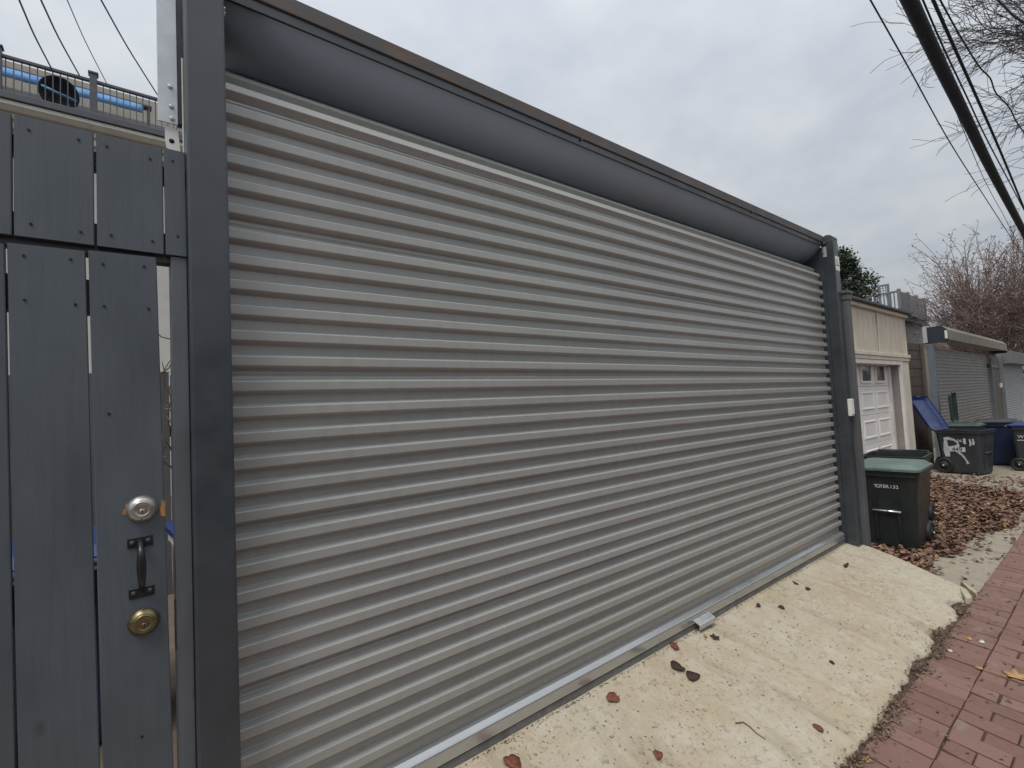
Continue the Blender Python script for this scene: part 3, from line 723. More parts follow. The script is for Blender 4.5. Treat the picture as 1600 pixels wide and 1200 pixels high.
# round dark woven chair standing against the railing
yc = YH + 0.55
cc = at(92, 146, Y=yc); rx = (at(124, 150, Y=yc).x - at(60, 140, Y=yc).x) / 2
chr_ = thing('round_chair', 'dark round woven chair standing behind the roof railing', 'chair', (cc.x, yc, gz + 0.08))
ax = Vector((0.1, -0.9, -0.40))
q = MB(); q.lathe(Vector((cc.x, yc, cc.z)) - ax.normalized() * 0.10, ax, [(0.02, -0.10), (rx * 0.5, -0.08), (rx * 0.85, 0.0), (rx, 0.12), (rx * 1.03, 0.15), (rx * 0.97, 0.15), (rx * 0.8, 0.03), (rx * 0.4, -0.04), (0.02, -0.05)], 28); q.build('bowl', m_weave, chr_)
for s_ in (-1, 1):
    q = MB(); q.tube([(cc.x + s_ * rx * 0.5, yc + 0.1, cc.z - 0.1), (cc.x + s_ * rx * 0.75, yc - 0.12, gz + 0.08)], 0.018, 6); q.build('leg', m_railing, chr_)
    q = MB(); q.tube([(cc.x + s_ * rx * 0.5, yc + 0.1, cc.z - 0.1), (cc.x + s_ * rx * 0.6, yc + 0.42, gz + 0.08)], 0.018, 6); q.build('leg', m_railing, chr_)
q = MB(); q.tube([(cc.x - rx * 0.8, yc - 0.1, cc.z + 0.02), (cc.x, yc - 0.16, cc.z - 0.08), (cc.x + rx * 0.9, yc - 0.1, cc.z - 0.12)], 0.022, 6); q.build('cushion_edge', m_blue, chr_)

# things glimpsed through the gate gaps
yf = MB()
fp = thing('yard_fence', 'weathered grey board fence across the yard behind the gate', 'fence', (0.2, 3.2, 0))
for k in range(22):
    x = -1.6 + k * 0.15; q = MB(); q.box(x, x + 0.143, 3.2, 3.22, -0.06, 1.72 + 0.015 * math.sin(k * 2.7), 0.001); q.build('board', m_tpost, fp)
q = MB(); q.box(-1.6, 1.7, 3.221, 3.26, 1.2, 1.29); q.build('rail', m_tpost, fp)
sh = thing('bare_climber', 'leafless brown climber twigs seen through the gap beside the gate', 'vine', (0.0, 1.9, -0.06))
q = MB()
for k in range(26):
    x0, y0, z0 = random.uniform(-.15, .25), random.uniform(1.6, 2.4), random.uniform(0.9, 1.7); pts = [(x0, y0, z0)]
    dx, dz = random.uniform(-.5, .5), random.uniform(.1, .6)
    for s_ in range(5): x0 += dx * 0.11 + random.uniform(-.04, .04); z0 += dz * 0.14 + random.uniform(-.05, .05); y0 += random.uniform(-.03, .03); pts.append((x0, y0, z0))
    q.tube(pts, [0.006 * (1 - 0.12 * i) for i in range(6)], 4)
q.build('twigs', m_vine, sh)
q = MB(); q.tube([(0.05, 2.0, -0.06), (0.1, 1.95, 0.6), (0.0, 2.0, 1.2), (0.1, 2.1, 2.0)], [0.03, 0.025, 0.018, 0.01], 7); q.build('stem', m_vine, sh)

# ------------------------------------------------------------------ wheeled bins
def rrect(w, d, r, z, y0=0.0, n=4, x0=0.0):
    pts = []
    for cx_, cy_, a0 in ((w / 2 - r, d / 2 - r, 0), (-w / 2 + r, d / 2 - r, 90), (-w / 2 + r, -d / 2 + r, 180), (w / 2 - r, -d / 2 + r, 270)):
        for k in range(n + 1):
            a = math.radians(a0 + 90 * k / n); pts.append((x0 + cx_ + r * math.cos(a), y0 + cy_ + r * math.sin(a), z))
    return pts
def make_bin(label, loc, rotz, body_m, lid_m, H=0.77, W=0.56, D=0.60, lid_open=0.0, has_lid=True, wheel_r=0.115, front_bar=True, group='wheeled bins in the alley', tilt=0.0):
    t = thing('wheeled_bin', label, 'bin', loc, group, rotz)
    zt = H
    mb = MB()
    out_r = [rrect(W * 0.74, D * 0.74, 0.045, 0.02, -0.01), rrect(W * 0.78, D * 0.78, 0.05, 0.05, -0.01), rrect(W * 0.93, D * 0.93, 0.05, zt - 0.10), rrect(W * 0.95, D * 0.95, 0.05, zt - 0.06),
             rrect(W * 1.0, D * 1.0, 0.055, zt - 0.052), rrect(W * 1.0, D * 1.0, 0.055, zt - 0.018), rrect(W * 1.02, D * 1.02, 0.06, zt - 0.014), rrect(W * 1.02, D * 1.02, 0.06, zt),
             rrect(W * 0.93, D * 0.93, 0.05, zt), rrect(W * 0.92, D * 0.92, 0.05, zt - 0.05), rrect(W * 0.80, D * 0.80, 0.05, 0.10)]
    mb.loft(out_r, True, True, smooth=False); body = mb.build('body', body_m, t, local=True)
    # front recess panel with its catch bar and moulded ribs
    f = -D * 0.5
    def yfront(z): return -0.01 * (1 - z / zt) - (D * (0.78 + 0.15 * (z - 0.05) / (zt - 0.15))) / 2
    if front_bar:
        for sx_ in (-1, 1):
            q = MB(); q.loft([[(sx_ * W * 0.17 - 0.012, yfront(z) + 0.01, z), (sx_ * W * 0.17 + 0.012, yfront(z) + 0.01, z), (sx_ * W * 0.17 + 0.012, yfront(z) - 0.016, z), (sx_ * W * 0.17 - 0.012, yfront(z) - 0.016, z)] for z in (0.10, H * 0.52, H * 0.66)]); q.build('moulded_rib', body_m, t, local=True)
        zb_ = H * 0.50; q = MB(); q.tube([(-W * 0.21, yfront(zb_) - 0.022, zb_), (W * 0.21, yfront(zb_) - 0.022, zb_)], 0.0095, 10); q.build('catch_bar', m_chrome if front_bar == 'bright' else m_wire, t, local=True)
    # side ribs
    for sx_ in (-1, 1):
        for yy in (-D * 0.30, D * 0.02):
            q = MB(); q.loft([[(sx_ * (W * (0.775 + 0.15 * (z - 0.05) / (zt - 0.15)) / 2 + 0.005 - 0.012), yy - 0.012, z), (sx_ * (W * (0.775 + 0.15 * (z - 0.05) / (zt - 0.15)) / 2 + 0.005), yy - 0.008, z), (sx_ * (W * (0.775 + 0.15 * (z - 0.05) / (zt - 0.15)) / 2 + 0.005), yy + 0.008, z), (sx_ * (W * (0.775 + 0.15 * (z - 0.05) / (zt - 0.15)) / 2 + 0.005 - 0.012), yy + 0.012, z)] for z in (0.06, zt - 0.11)]) if False else None
    # rear handle
    q = MB(); q.tube([(-W * 0.42, D * 0.50, zt - 0.02), (-W * 0.42, D * 0.50 + 0.06, zt + 0.005), (W * 0.42, D * 0.50 + 0.06, zt + 0.005), (W * 0.42, D * 0.50, zt - 0.02)], 0.014, 8); q.build('handle', body_m, t, local=True)
    # wheels and axle
    ywh = D * 0.36
    for sx_ in (-1, 1):
        q = MB(); xo = sx_ * (W * 0.395)
        q.lathe((xo - sx_ * 0.03, ywh, wheel_r), (sx_, 0, 0), [(0.03, 0), (wheel_r * 0.92, 0.0), (wheel_r, 0.012), (wheel_r, 0.05), (wheel_r * 0.92, 0.062), (wheel_r * 0.66, 0.06), (wheel_r * 0.60, 0.05)], 24); wh = q.build('wheel', m_tyre, t, local=True)
        q = MB(); q.lathe((xo - sx_ * 0.03, ywh, wheel_r), (sx_, 0, 0), [(wheel_r * 0.60, 0.045), (wheel_r * 0.55, 0.056), (wheel_r * 0.2, 0.052), (wheel_r * 0.2, 0.068), (wheel_r * 0.14, 0.072)], 20); q.build('rim', m_tyre, wh, local=True)
        q = MB(); q.lathe((xo - sx_ * 0.03, ywh, wheel_r), (sx_, 0, 0), [(wheel_r * 0.12, 0.066), (wheel_r * 0.12, 0.076), (wheel_r * 0.06, 0.08)], 10); q.build('axle_cap', m_galv, wh, local=True)
    if has_lid:
        mb = MB(); Y0 = D * 0.52   # hinge line at the back
        rg = [rrect(W * 1.06, D * 1.08, 0.06, 0.0, -Y0), rrect(W * 1.06, D * 1.08, 0.06, 0.022, -Y0), rrect(W * 0.98, D * 0.98, 0.06, 0.034, -Y0), rrect(W * 0.90, D * 0.88, 0.07, 0.060, -Y0), rrect(W * 0.62, D * 0.58, 0.07, 0.068, -Y0),
              ]
        inner = [rrect(W * 0.6, D * 0.58, 0.07, 0.060, -Y0), rrect(W * 0.88, D * 0.86, 0.07, 0.052, -Y0), rrect(W * 1.04, D * 1.06, 0.06, 0.016, -Y0), rrect(W * 1.045, D * 1.065, 0.06, 0.0, -Y0)]
        n_ = len(rg[0])
        mb.loft(rg, False, True); mb.loft(inner[::-1], False, True)
        fs = [(k, (k + 1) % n_, (k + 1) % n_ + n_ * 5, k + n_ * 5) for k in range(n_)]
        mb.f += fs; mb.sm += [False] * n_
        lid = mb.build('lid', lid_m, t, local=True)
        lid.location = (0, Y0, zt + 0.004); lid.rotation_euler = (-lid_open, 0, 0)
        q = MB(); q.box(-0.07, 0.07, -Y0 - D * 0.545, -Y0 - D * 0.50, 0.004, 0.03, 0.006); q.build('lid_grip', lid_m, lid, local=True)
        q = MB(); q.cyl((-W * 0.4, 0.02, 0.0), (1, 0, 0), 0.016, W * 0.8, 8); q.build('hinge', lid_m, lid, local=True)
    return t, yfront
zg = ALLEY - 0.010
b1, yfr = make_bin('dark green wheeled bin with pale green closed lid beside the timber post', (5.80, -0.115, zg), math.radians(-88), m_bin_green, m_lid_green, H=0.765, W=0.53, D=0.60, front_bar='bright')
for k, c_ in enumerate('TOTER132'): text_part('printed_letter', c_, 0.044, m_print, b1, (-0.075 + 0.0235 * k + (0.006 if k > 4 else 0), yfr(0.615) - 0.003, 0.615), (math.radians(90 + 5.5), 0, 0))
b2, _ = make_bin('dark green wheeled bin without a lid, standing open behind the green-lidded bin', (6.76, 0.075, zg), math.radians(-86), m_bin_green, m_lid_green, H=0.80, W=0.57, D=0.60, has_lid=False, front_bar=False)
# number 449 bin
b3, _ = make_bin('charcoal bin numbered 449 with silver graffiti and blue lid thrown open', (11.47, 0.25, zg), math.radians(-14), m_bin_grey, m_lid_blue, H=0.77, W=0.56, D=0.66, lid_open=math.radians(117), front_bar=True, wheel_r=0.14)
def on_side(z, y): return (-0.56 * (0.78 + 0.15 * (z - 0.05) / 0.62) / 2 - 0.002, y, z)
SIDE_TILT = math.atan(0.56 * 0.15 / 0.62 / 2)
def side_poly(name, pts, mat, lift, parent):
    """flat paint or print on the bin's left side: pts are (y, z)"""
    mb = MB(); v0 = [Vector(on_side(z, y)) + Vector((-lift, 0, 0)) for y, z in pts]; v1 = [p - Vector((0.0012, 0, 0)) for p in v0]
    n_ = len(pts); mb.add(v0 + v1, [tuple(range(n_)), tuple(range(2 * n_ - 1, n_ - 1, -1))] + [(i, (i + 1) % n_, n_ + (i + 1) % n_, n_ + i) for i in range(n_)])
    return mb.build(name, mat, parent, local=True)
def stroke(name, pts, w, mat, parent, lift=0.001):
    mb = MB(); vs = []
    for i, (y, z) in enumerate(pts):
        a = pts[max(0, i - 1)]; b_ = pts[min(len(pts) - 1, i + 1)]; d = Vector((b_[0] - a[0], b_[1] - a[1])).normalized(); nrm = Vector((-d.y, d.x)); ww = w * (0.8 + 0.3 * math.sin(i * 1.7)) / 2
        for s_ in (-1, 1):
            yy, zz = y + nrm.x * ww * s_, z + nrm.y * ww * s_; vs.append(Vector(on_side(zz, yy)) + Vector((-lift, 0, 0)))
    mb.add(vs, [(2 * i, 2 * i + 1, 2 * i + 3, 2 * i + 2) for i in range(len(pts) - 1)]); return mb.build(name, mat, parent, local=True)
stroke('graffiti', [(0.17, 0.30), (0.175, 0.42), (0.18, 0.52), (0.175, 0.60)], 0.085, m_spray, b3)
stroke('graffiti', [(0.20, 0.615), (0.13, 0.625), (0.05, 0.60), (0.0, 0.55), (0.0, 0.50), (0.06, 0.47), (0.14, 0.465)], 0.052, m_spray, b3, 0.0015)
stroke('graffiti', [(0.10, 0.45), (0.04, 0.42), (-0.04, 0.34), (-0.09, 0.25), (-0.11, 0.19)], 0.046, m_spray, b3, 0.0012)
stroke('graffiti', [(-0.17, 0.62), (-0.18, 0.55), (-0.165, 0.50)], 0.03, m_spray, b3)
stroke('graffiti', [(-0.215, 0.63), (-0.22, 0.56), (-0.212, 0.52)], 0.03, m_spray, b3)
side_poly('number_label', [(0.135, 0.395), (-0.095, 0.395), (-0.095, 0.475), (0.135, 0.475)], m_print, 0.002, b3)
text_part('number', '449', 0.100, m_ink, b3, Vector(on_side(0.436, 0.02)) + Vector((-0.0045, 0, 0)), (math.radians(90), math.radians(0), math.radians(-90)))
side_poly('sticker', [(-0.082, 0.535), (-0.115, 0.535), (-0.115, 0.63), (-0.082, 0.63)], m_print, 0.002, b3)
for k in range(6): side_poly('vent_mark', [(0.255, 0.62 - k * 0.052), (0.225, 0.605 - k * 0.052), (0.225, 0.588 - k * 0.052), (0.255, 0.60 - k * 0.052)], m_wire, 0.002, b3)
for k, c_ in enumerate('DC'): text_part('printed_letter', c_, 0.06, m_print, b3, Vector(on_side(0.585, -0.01 - 0.045 * k)) + Vector((-0.004, 0, 0)), (math.radians(90), 0, math.radians(-90)))
b4, _ = make_bin('green-lidded closed bin just behind the bin numbered 449', (12.17, 0.44, zg), math.radians(-2), m_bin_grey, m_lid_dkgreen, H=0.78, W=0.56, D=0.64, front_bar=False)
b5, _ = make_bin('bin with its deep green lid standing upright against the far roller door', (13.60, 0.40, zg), math.radians(2), m_bin_green, m_lid_dkgreen, H=0.77, W=0.56, D=0.60, lid_open=math.radians(91), front_bar=False)
b6, _ = make_bin('navy blue wheeled bin with black lid between the 449 bin and frame edge', (12.98, 0.02, zg), math.radians(4), m_bin_blue, m_lid_navy, H=0.80, W=0.56, D=0.62, front_bar=False)
b7, _ = make_bin('charcoal wheeled bin with blue lid and white logo at the right edge', (12.33, -0.56, zg), math.radians(-3), m_bin_grey, m_lid_blue, H=0.78, W=0.56, D=0.62, front_bar=False)
for k, c_ in enumerate('WG'): text_part('printed_letter', c_, 0.075, m_print, b7, Vector(on_side(0.60, 0.17 - 0.07 * k)) + Vector((-0.006, 0, 0)), (math.radians(90), 0, math.radians(-90)))
side_poly('printed_line', [(0.22, 0.535), (0.06, 0.535), (0.06, 0.548), (0.22, 0.548)], m_print, 0.003, b7)
# yard bins seen through the gaps
b8, _ = make_bin('blue bin in the yard seen between the gate boards', (-0.42, 1.35, -0.06), math.radians(180), m_bin_blue, m_lid_blue, H=0.80, W=0.56, D=0.6, front_bar=False, group='bins in the yard')
b9, _ = make_bin('white bin in the yard seen beside the gate jamb', (0.22, 1.25, -0.06), math.radians(184), m_bin_white, m_lid_blue, H=0.82, W=0.56, D=0.5, front_bar=False, group='bins in the yard')

# ------------------------------------------------------------------ beige garage with white sectional door
YG = 0.50
gar = thing('beige_garage', 'beige boarded garage with a white panelled door behind the green bins', 'garage', (8.2, YG, ALLEY))
xr_ = at(1412, 500, Y=YG).x; ztop = at(1380, 490, Y=YG).z; zhead = at(1380, 555, Y=YG).z
xd = at(1404, 562, Y=YG).x        # right edge of the opening
x_l = 5.6
q = MB(); q.box(x_l, xr_ - 0.02, YG + 0.14, YG + 4.5, -0.3, ztop - 0.05); q.build('wall', m_reveal, gar)
# vertical siding boards, fixed above the opening
xb = x_l; k = 0
while xb < xr_ - 0.03:
    wv = 0.1; x1 = min(xb + wv, xr_ - 0.02)
    q = MB(); q.box(xb + 0.003, x1 - 0.003, YG - (0.002 if k % 2 else 0.0), YG + 0.13, zhead, ztop, 0.002); q.build('siding_board', m_beige, gar); xb = x1; k += 1
xs = at(1371, 520, Y=YG).x
q = MB(); q.box(xs - 0.02, xs + 0.02, YG - 0.018, YG - 0.003, zhead, ztop - 0.02, 0.002); q.build('batten', m_beige, gar)
q = MB(); q.box(x_l, xr_ + 0.02, YG - 0.05, YG + 0.12, ztop + 0.002, ztop + 0.05, 0.004); q.build('eaves_board', m_cream, gar)
q = MB(); q.box(x_l - 0.02, xr_ + 0.06, YG - 0.10, YG + 4.6, ztop + 0.052, ztop + 0.085, 0.004); q.build('roof', m_roof, gar)
q = MB(); q.box(x_l, xr_ + 0.012, YG - 0.030, YG + 0.12, zhead - 0.07, zhead - 0.002, 0.004); q.box(x_l, xr_ + 0.014, YG - 0.045, YG - 0.0, zhead - 0.02, zhead + 0.03, 0.004); q.build('head_trim', m_cream, gar)
q = MB(); q.box(x_l, xd, YG - 0.02, YG + 0.12, zhead - 0.13, zhead - 0.072, 0.003); q.build('head_casing', m_whitep, gar)
q = MB(); q.box(xd, xd + 0.10, YG - 0.024, YG + 0.015, -0.26, zhead - 0.072, 0.004); q.build('jamb_casing', m_whitep, gar)
q = MB(); q.box(xd + 0.102, xr_, YG - 0.012, YG + 0.12, -0.26, zhead - 0.072, 0.003); q.build('corner_board', m_cream, gar)
q = MB(); q.box(xr_ - 0.025, xr_, YG - 0.012, YG + 0.12, zhead + 0.03, ztop, 0.003); q.build('corner_board', m_cream, gar)
YD = at(1387, 563, X=xd).y
q = MB(); q.box(xd - 0.002, xd + 0.10, YG + 0.016, YD + 0.1, -0.26, zhead - 0.072); q.build('reveal', m_reveal, gar)
gd = MB(); gd.box(x_l, xd - 0.004, YD + 0.02, YD + 0.06, -0.25, zhead); gdo = gd.build('garage_door', m_garwhite, gar)
q = MB(); q.box(xd - 0.09, xd - 0.003, YD - 0.03, YD + 0.018, -0.26, zhead - 0.14, 0.003); q.build('door_stop', m_whitep, gar)
wl = [at(1345, 584, Y=YD).x, at(1359, 584, Y=YD).x, at(1368, 584, Y=YD).x, at(1380, 584, Y=YD).x]
pitch_w = wl[2] - wl[0]; ww_ = wl[1] - wl[0]
sec = [at(1350, 604, Y=YD).z]; sh_ = 0.40
zw1, zw0 = at(1365, 572, Y=YD).z, at(1365, 595, Y=YD).z
secs = [(sec[0], zhead - 0.10)] + [(sec[0] - sh_ * (k + 1), sec[0] - sh_ * k) for k in range(4)]
for k, (za_, zb2) in enumerate(secs):
    q = MB(); q.box(x_l, xd - 0.006, YD, YD + 0.0195, za_ + 0.004, zb2 - 0.002, 0.003); q.build('door_section', m_garwhite, gdo)
    for j in range(-3, 2):
        xa_ = wl[0] + j * pitch_w
        if xa_ < x_l + 0.05: continue
        if k == 0:
            q = MB(); 
            for (a, b_, c, d) in ((xa_ - 0.04, xa_ + ww_ + 0.04, zw1, zw1 + 0.035), (xa_ - 0.04, xa_ + ww_ + 0.04, zw0 - 0.035, zw0), (xa_ - 0.04, xa_, zw0, zw1), (xa_ + ww_, xa_ + ww_ + 0.04, zw0, zw1)): q.box(a, b_, YD - 0.016, YD - 0.001, c, d, 0.002)
            q.build('window_frame', m_garwhite, gdo)
            q = MB(); q.box(xa_, xa_ + ww_, YD - 0.006, YD - 0.001, zw0, zw1); q.build('window_pane', m_glass, gdo)
        else:
            a, b_, c, d = xa_ - 0.06, xa_ + ww_ + 0.08, za_ + 0.075, zb2 - 0.075
            q = MB(); q.loft([[(a, YD - 0.0005, c), (b_, YD - 0.0005, c), (b_, YD - 0.0005, d), (a, YD - 0.0005, d)], [(a + 0.012, YD - 0.014, c + 0.012), (b_ - 0.012, YD - 0.014, c + 0.012), (b_ - 0.012, YD - 0.014, d - 0.012), (a + 0.012, YD - 0.014, d - 0.012)],
                             [(a + 0.04, YD - 0.004, c + 0.04), (b_ - 0.04, YD - 0.004, c + 0.04), (b_ - 0.04, YD - 0.004, d - 0.04), (a + 0.04, YD - 0.004, d - 0.04)]]); q.build('raised_panel', m_garwhite, gdo)

# brown board wall between the garages
YB = 0.98
bw = thing('board_wall', 'dark brown horizontal board wall between the beige garage and far roller door', 'wall', (10, YB, ALLEY))
xb0, xb1 = at(1413, 560, Y=YB).x, at(1439, 560, Y=YB).x; ztb = at(1425, 536, Y=YB).z
z = -0.28; k = 0
while z < ztb:
    q = MB(); q.box(xb0, xb1, YB + random.uniform(-.004, .004), YB + 0.03, z, min(ztb, z + 0.172), 0.003); q.build('board', m_brownwood, bw); z += 0.178
q = MB(); q.box(xb0, xb1, YB + 0.031, YB + 0.08, -0.28, ztb - 0.01); q.build('backing', m_hole, bw)
q = MB(); q.box(xb1 + 0.002, xb1 + 0.12, YB - 0.04, YB + 0.07, -0.28, ztb + 0.02, 0.004); q.build('edge_post', m_oldwood, bw)

# far roller doors
def far_door(label, x0, x1, Y, ztop_, mat, pitch=0.0787, group='far roller doors'):
    t = thing('roller_door', label, 'garage door', ((x0 + x1) / 2, Y, ALLEY), group)
    mb = MB(); pr_ = []; z = ztop_
    while z > ALLEY + 0.05:
        pr_ += [(z, 0.0), (z - 0.010, -0.018), (z - 0.040, -0.018), (z - 0.050, 0.0)]; z -= pitch
    pr_.append((ALLEY + 0.03, 0.0)); n_ = len(pr_)
    vs = [(x, Y + d, zz) for x in (x0, x1) for zz, d in pr_]; mb.add(vs, [(j, j + 1, n_ + j + 1, n_ + j) for j in range(n_ - 1)]); mb.build('curtain', mat, t)
    q = MB(); q.box(x0, x1, Y - 0.03, Y + 0.01, ALLEY, ALLEY + 0.075, 0.004); q.build('bottom_bar', m_alu, t)
    return t
YF = 1.04
fx0, fx1 = at(1452, 545, Y=YF).x, at(1540, 556, Y=YF).x; fz = at(1500, 549, Y=YF).z
fd = far_door('grey ribbed roller door under a tan hood beyond the brown board wall', fx0, fx1, YF, fz, m_curtain_far)
q = MB(); q.box(fx0 - 0.14, fx0 - 0.01, YF - 0.10, YF + 0.02, ALLEY, fz + 0.02, 0.006); q.build('guide', m_guide, fd)
q = MB(); q.box(fx1 + 0.06, fx1 + 0.20, YF - 0.10, YF + 0.02, ALLEY, fz - 0.1, 0.006); q.build('guide', m_greywood, fd)
# hood: end plate + sloping tan cover
yf1 = at(1481, 520, X=fx0 - 0.15).y
zt_ = at(1475, 508, X=fx0 - 0.15).z; zm_ = at(1481, 515, X=fx0 - 0.15).z; zl_ = at(1481, 530, X=fx0 - 0.15).z; zbk = at(1445, 538, X=fx0 - 0.15).z
hx1 = fx1 + 1.0
poly = [(YF + 0.05, zbk), (yf1 + 0.02, zl_ - 0.06), (yf1, zl_), (yf1, zm_), (yf1 + 0.10, zt_), (YF + 0.05, zt_ - 0.01)]
q = MB(); q.prism(poly, 0, fx0 - 0.15, fx0 - 0.13); q.build('hood_end', m_navyend, fd)
q = MB(); q.prism(poly, 0, hx1, hx1 + 0.02); q.build('hood_end', m_navyend, fd)
q = MB(); q.prism([(yf1, zl_), (yf1, zm_), (yf1 + 0.10, zt_), (YF + 0.05, zt_ - 0.01), (YF + 0.05, zt_ - 0.02), (yf1 + 0.10, zt_ - 0.015), (yf1 + 0.012, zm_ - 0.005), (yf1 + 0.012, zl_ + 0.012), (YF + 0.05, zbk + 0.12), (YF + 0.05, zbk + 0.11)], 0, fx0 - 0.128, hx1 - 0.002); q.build('hood_cover', m_tan, fd)
q = MB(); q.box(fx0 - 0.165, fx0 - 0.152, yf1 + 0.005, yf1 + 0.05, zl_ + 0.02, zm_ - 0.01); q.build('sticker', m_white, fd)
q = MB(); q.box(fx0 - 0.20, fx0 - 0.152, YF - 0.02, YF + 0.05, zbk + 0.02, zt_ - 0.01, 0.003); q.build('edge_flashing', m_galv, fd)

# weathered timber panel with plaque and keypad between the two far doors
Yw = YF - 0.02
tw = thing('timber_fence', 'weathered brown timber panel between the two far roller doors', 'fence', (fx1 + 0.6, Yw, ALLEY))
x0, x1 = fx1 + 0.205, at(1564, 600, Y=Yw).x; xk = x0; zk1 = fz - 0.02
while xk < x1 - 0.05:
    q = MB(); q.box(xk, min(xk + 0.20, x1) - 0.006, Yw, Yw + 0.04, ALLEY, zk1, 0.004); q.build('board', m_oldwood, tw); xk += 0.20
q = MB(); q.box(x1 + 0.002, x1 + 0.16, Yw - 0.07, Yw + 0.06, ALLEY, zk1 + 0.05, 0.006); q.build('edge_post', m_greywood, tw)
p = at(1553, 572, Y=Yw - 0.02); hw = (at(1562, 572, Y=Yw).x - at(1545, 572, Y=Yw).x) / 2
pq = thing('number_plaque', 'small dark plaque with pale figures on the weathered timber panel', 'sign', (p.x, Yw - 0.03, p.z))
q = MB(); q.box(p.x - hw, p.x + hw, Yw - 0.03, Yw - 0.002, p.z - 0.055, p.z + 0.055, 0.006); q.build('plate', m_black, pq)
q = MB()
for k in range(3): q.box(p.x - hw * 0.6 + k * hw * 0.42, p.x - hw * 0.6 + k * hw * 0.42 + hw * 0.25, Yw - 0.033, Yw - 0.031, p.z - 0.03, p.z + 0.03)
q.build('figures', m_leaf_tan, pq)
p = at(1566, 602, Y=Yw - 0.09)
kk_ = thing('keypad', 'pale keypad box on the weathered timber panel by the far doors', 'keypad', (p.x, Yw - 0.09, p.z))
q = MB(); q.box(x1 - 0.30, x1 - 0.06, Yw - 0.04, Yw - 0.002, p.z - 0.07, p.z + 0.07, 0.006); q.build('housing', m_white, kk_)
q = MB(); q.box(x1 - 0.28, x1 - 0.08, Yw - 0.047, Yw - 0.0405, p.z - 0.055, p.z + 0.055, 0.003); q.build('cover', m_white, kk_)
f2 = far_door('blue-grey ribbed roller door at the right edge of the frame', x1 + 0.20, x1 + 5.4, YF, at(1585, 566, Y=YF).z, m_curtain_far2)
zh2 = at(1580, 547, Y=YF - 0.3).z
q = MB(); q.prism([(YF - 0.30, zh2 - 0.42), (YF - 0.32, zh2 - 0.05), (YF - 0.22, zh2), (YF + 0.05, zh2), (YF + 0.05, zh2 - 0.42)], 0, x1 + 0.17, x1 + 5.5); q.build('hood_cover', m_greywood, f2)

# ------------------------------------------------------------------ grey-green house with a boarded roof deck
YK = 5.6
c0 = at(1407, 482, Y=YK); KX = c0.x
gh = thing('deck_house', 'grey-green house with a boarded roof deck rising behind the garages', 'house', (KX + 2, YK + 2, ALLEY))
zd = c0.z; zdt = at(1407, 453, Y=YK).z; xe = at(1445, 480, Y=YK).x
q = MB(); q.box(KX + 1.0, xe + 0.3, YK + 0.25, YK + 9, -0.3, zd - 0.56); q.build('wall', m_siding, gh)
k = 0; z = 0.5
while z < zd - 0.8:
    q = MB(); q.box(KX + 0.97, KX + 0.999, YK + 0.26, YK + 8.9, z, z + 0.17, 0.004); q.build('clapboard', m_siding, gh); z += 0.19
q = MB(); q.box(KX + 0.90, KX + 1.15, YK + 0.16, YK + 0.40, -0.3, zd - 0.57, 0.01); q.build('corner_post', m_greenwood, gh)
q = MB(); q.box(KX - 0.1, xe + 0.35, YK - 0.1, YK + 9, zd - 0.30, zd - 0.02, 0.02); q.build('deck_fascia', m_greenwood, gh)
q = MB(); q.box(KX + 0.25, xe + 0.6, YK + 0.03, YK + 9, zd - 0.55, zd - 0.31, 0.02); q.build('cornice', m_greywood, gh)
q = MB(); q.box(KX + 0.93, KX + 0.965, YK + 0.7, YK + 1.6, zd - 2.2, zd - 0.9, 0.01); wf = q.build('window', m_whitep, gh)
for (za_, zb2) in ((zd - 2.1, zd - 1.58), (zd - 1.52, zd - 1.0)):
    q = MB(); q.box(KX + 0.915, KX + 0.928, YK + 0.78, YK + 1.52, za_, zb2); q.build('pane', m_glass, wf)
for k in range(6):  # boarded side towards the alley
    xa_ = KX + 0.06 + (xe - KX - 0.06) * k / 6; xb_ = KX + (xe - KX) * (k + 1) / 6 - 0.02
    q = MB(); q.box(xa_, xb_, YK - 0.02, YK + 0.03, zd, zdt - 0.09 + 0.02 * (k % 2), 0.004); q.build('rail_board', m_greywood, gh)
for k in range(4):
    xp = KX + (xe - KX) * k / 3; q = MB(); q.box(xp - 0.07, xp + 0.07, YK - 0.06, YK + 0.08, zd, zdt + 0.02, 0.006); q.build('rail_post', m_greywood, gh)
yl = at(1385, 470, X=KX).y
q = MB(); q.box(KX - 0.05, KX + 0.06, YK + 0.09, yl + 2.5, zdt - 0.14, zdt - 0.05, 0.004); q.build('top_rail', m_greywood, gh)
for k in range(8):
    yy = YK + 0.2 + k * (yl - YK + 0.6) / 8; q = MB(); q.box(KX - 0.02, KX + 0.02, yy, yy + 0.045, zd, zdt - 0.142); q.build('baluster', m_greywood, gh)
q = MB(); q.box(KX - 0.02, KX + 0.04, yl + 0.75, yl + 2.5, zd, zdt - 0.142); q.build('side_board', m_greywood, gh)
q = MB(); q.box(KX - 0.07, KX + 0.07, yl - 0.08 + 0.72, yl + 0.74, zd - 0.02, zdt + 0.06, 0.006); q.build('rail_post', m_greywood, gh)
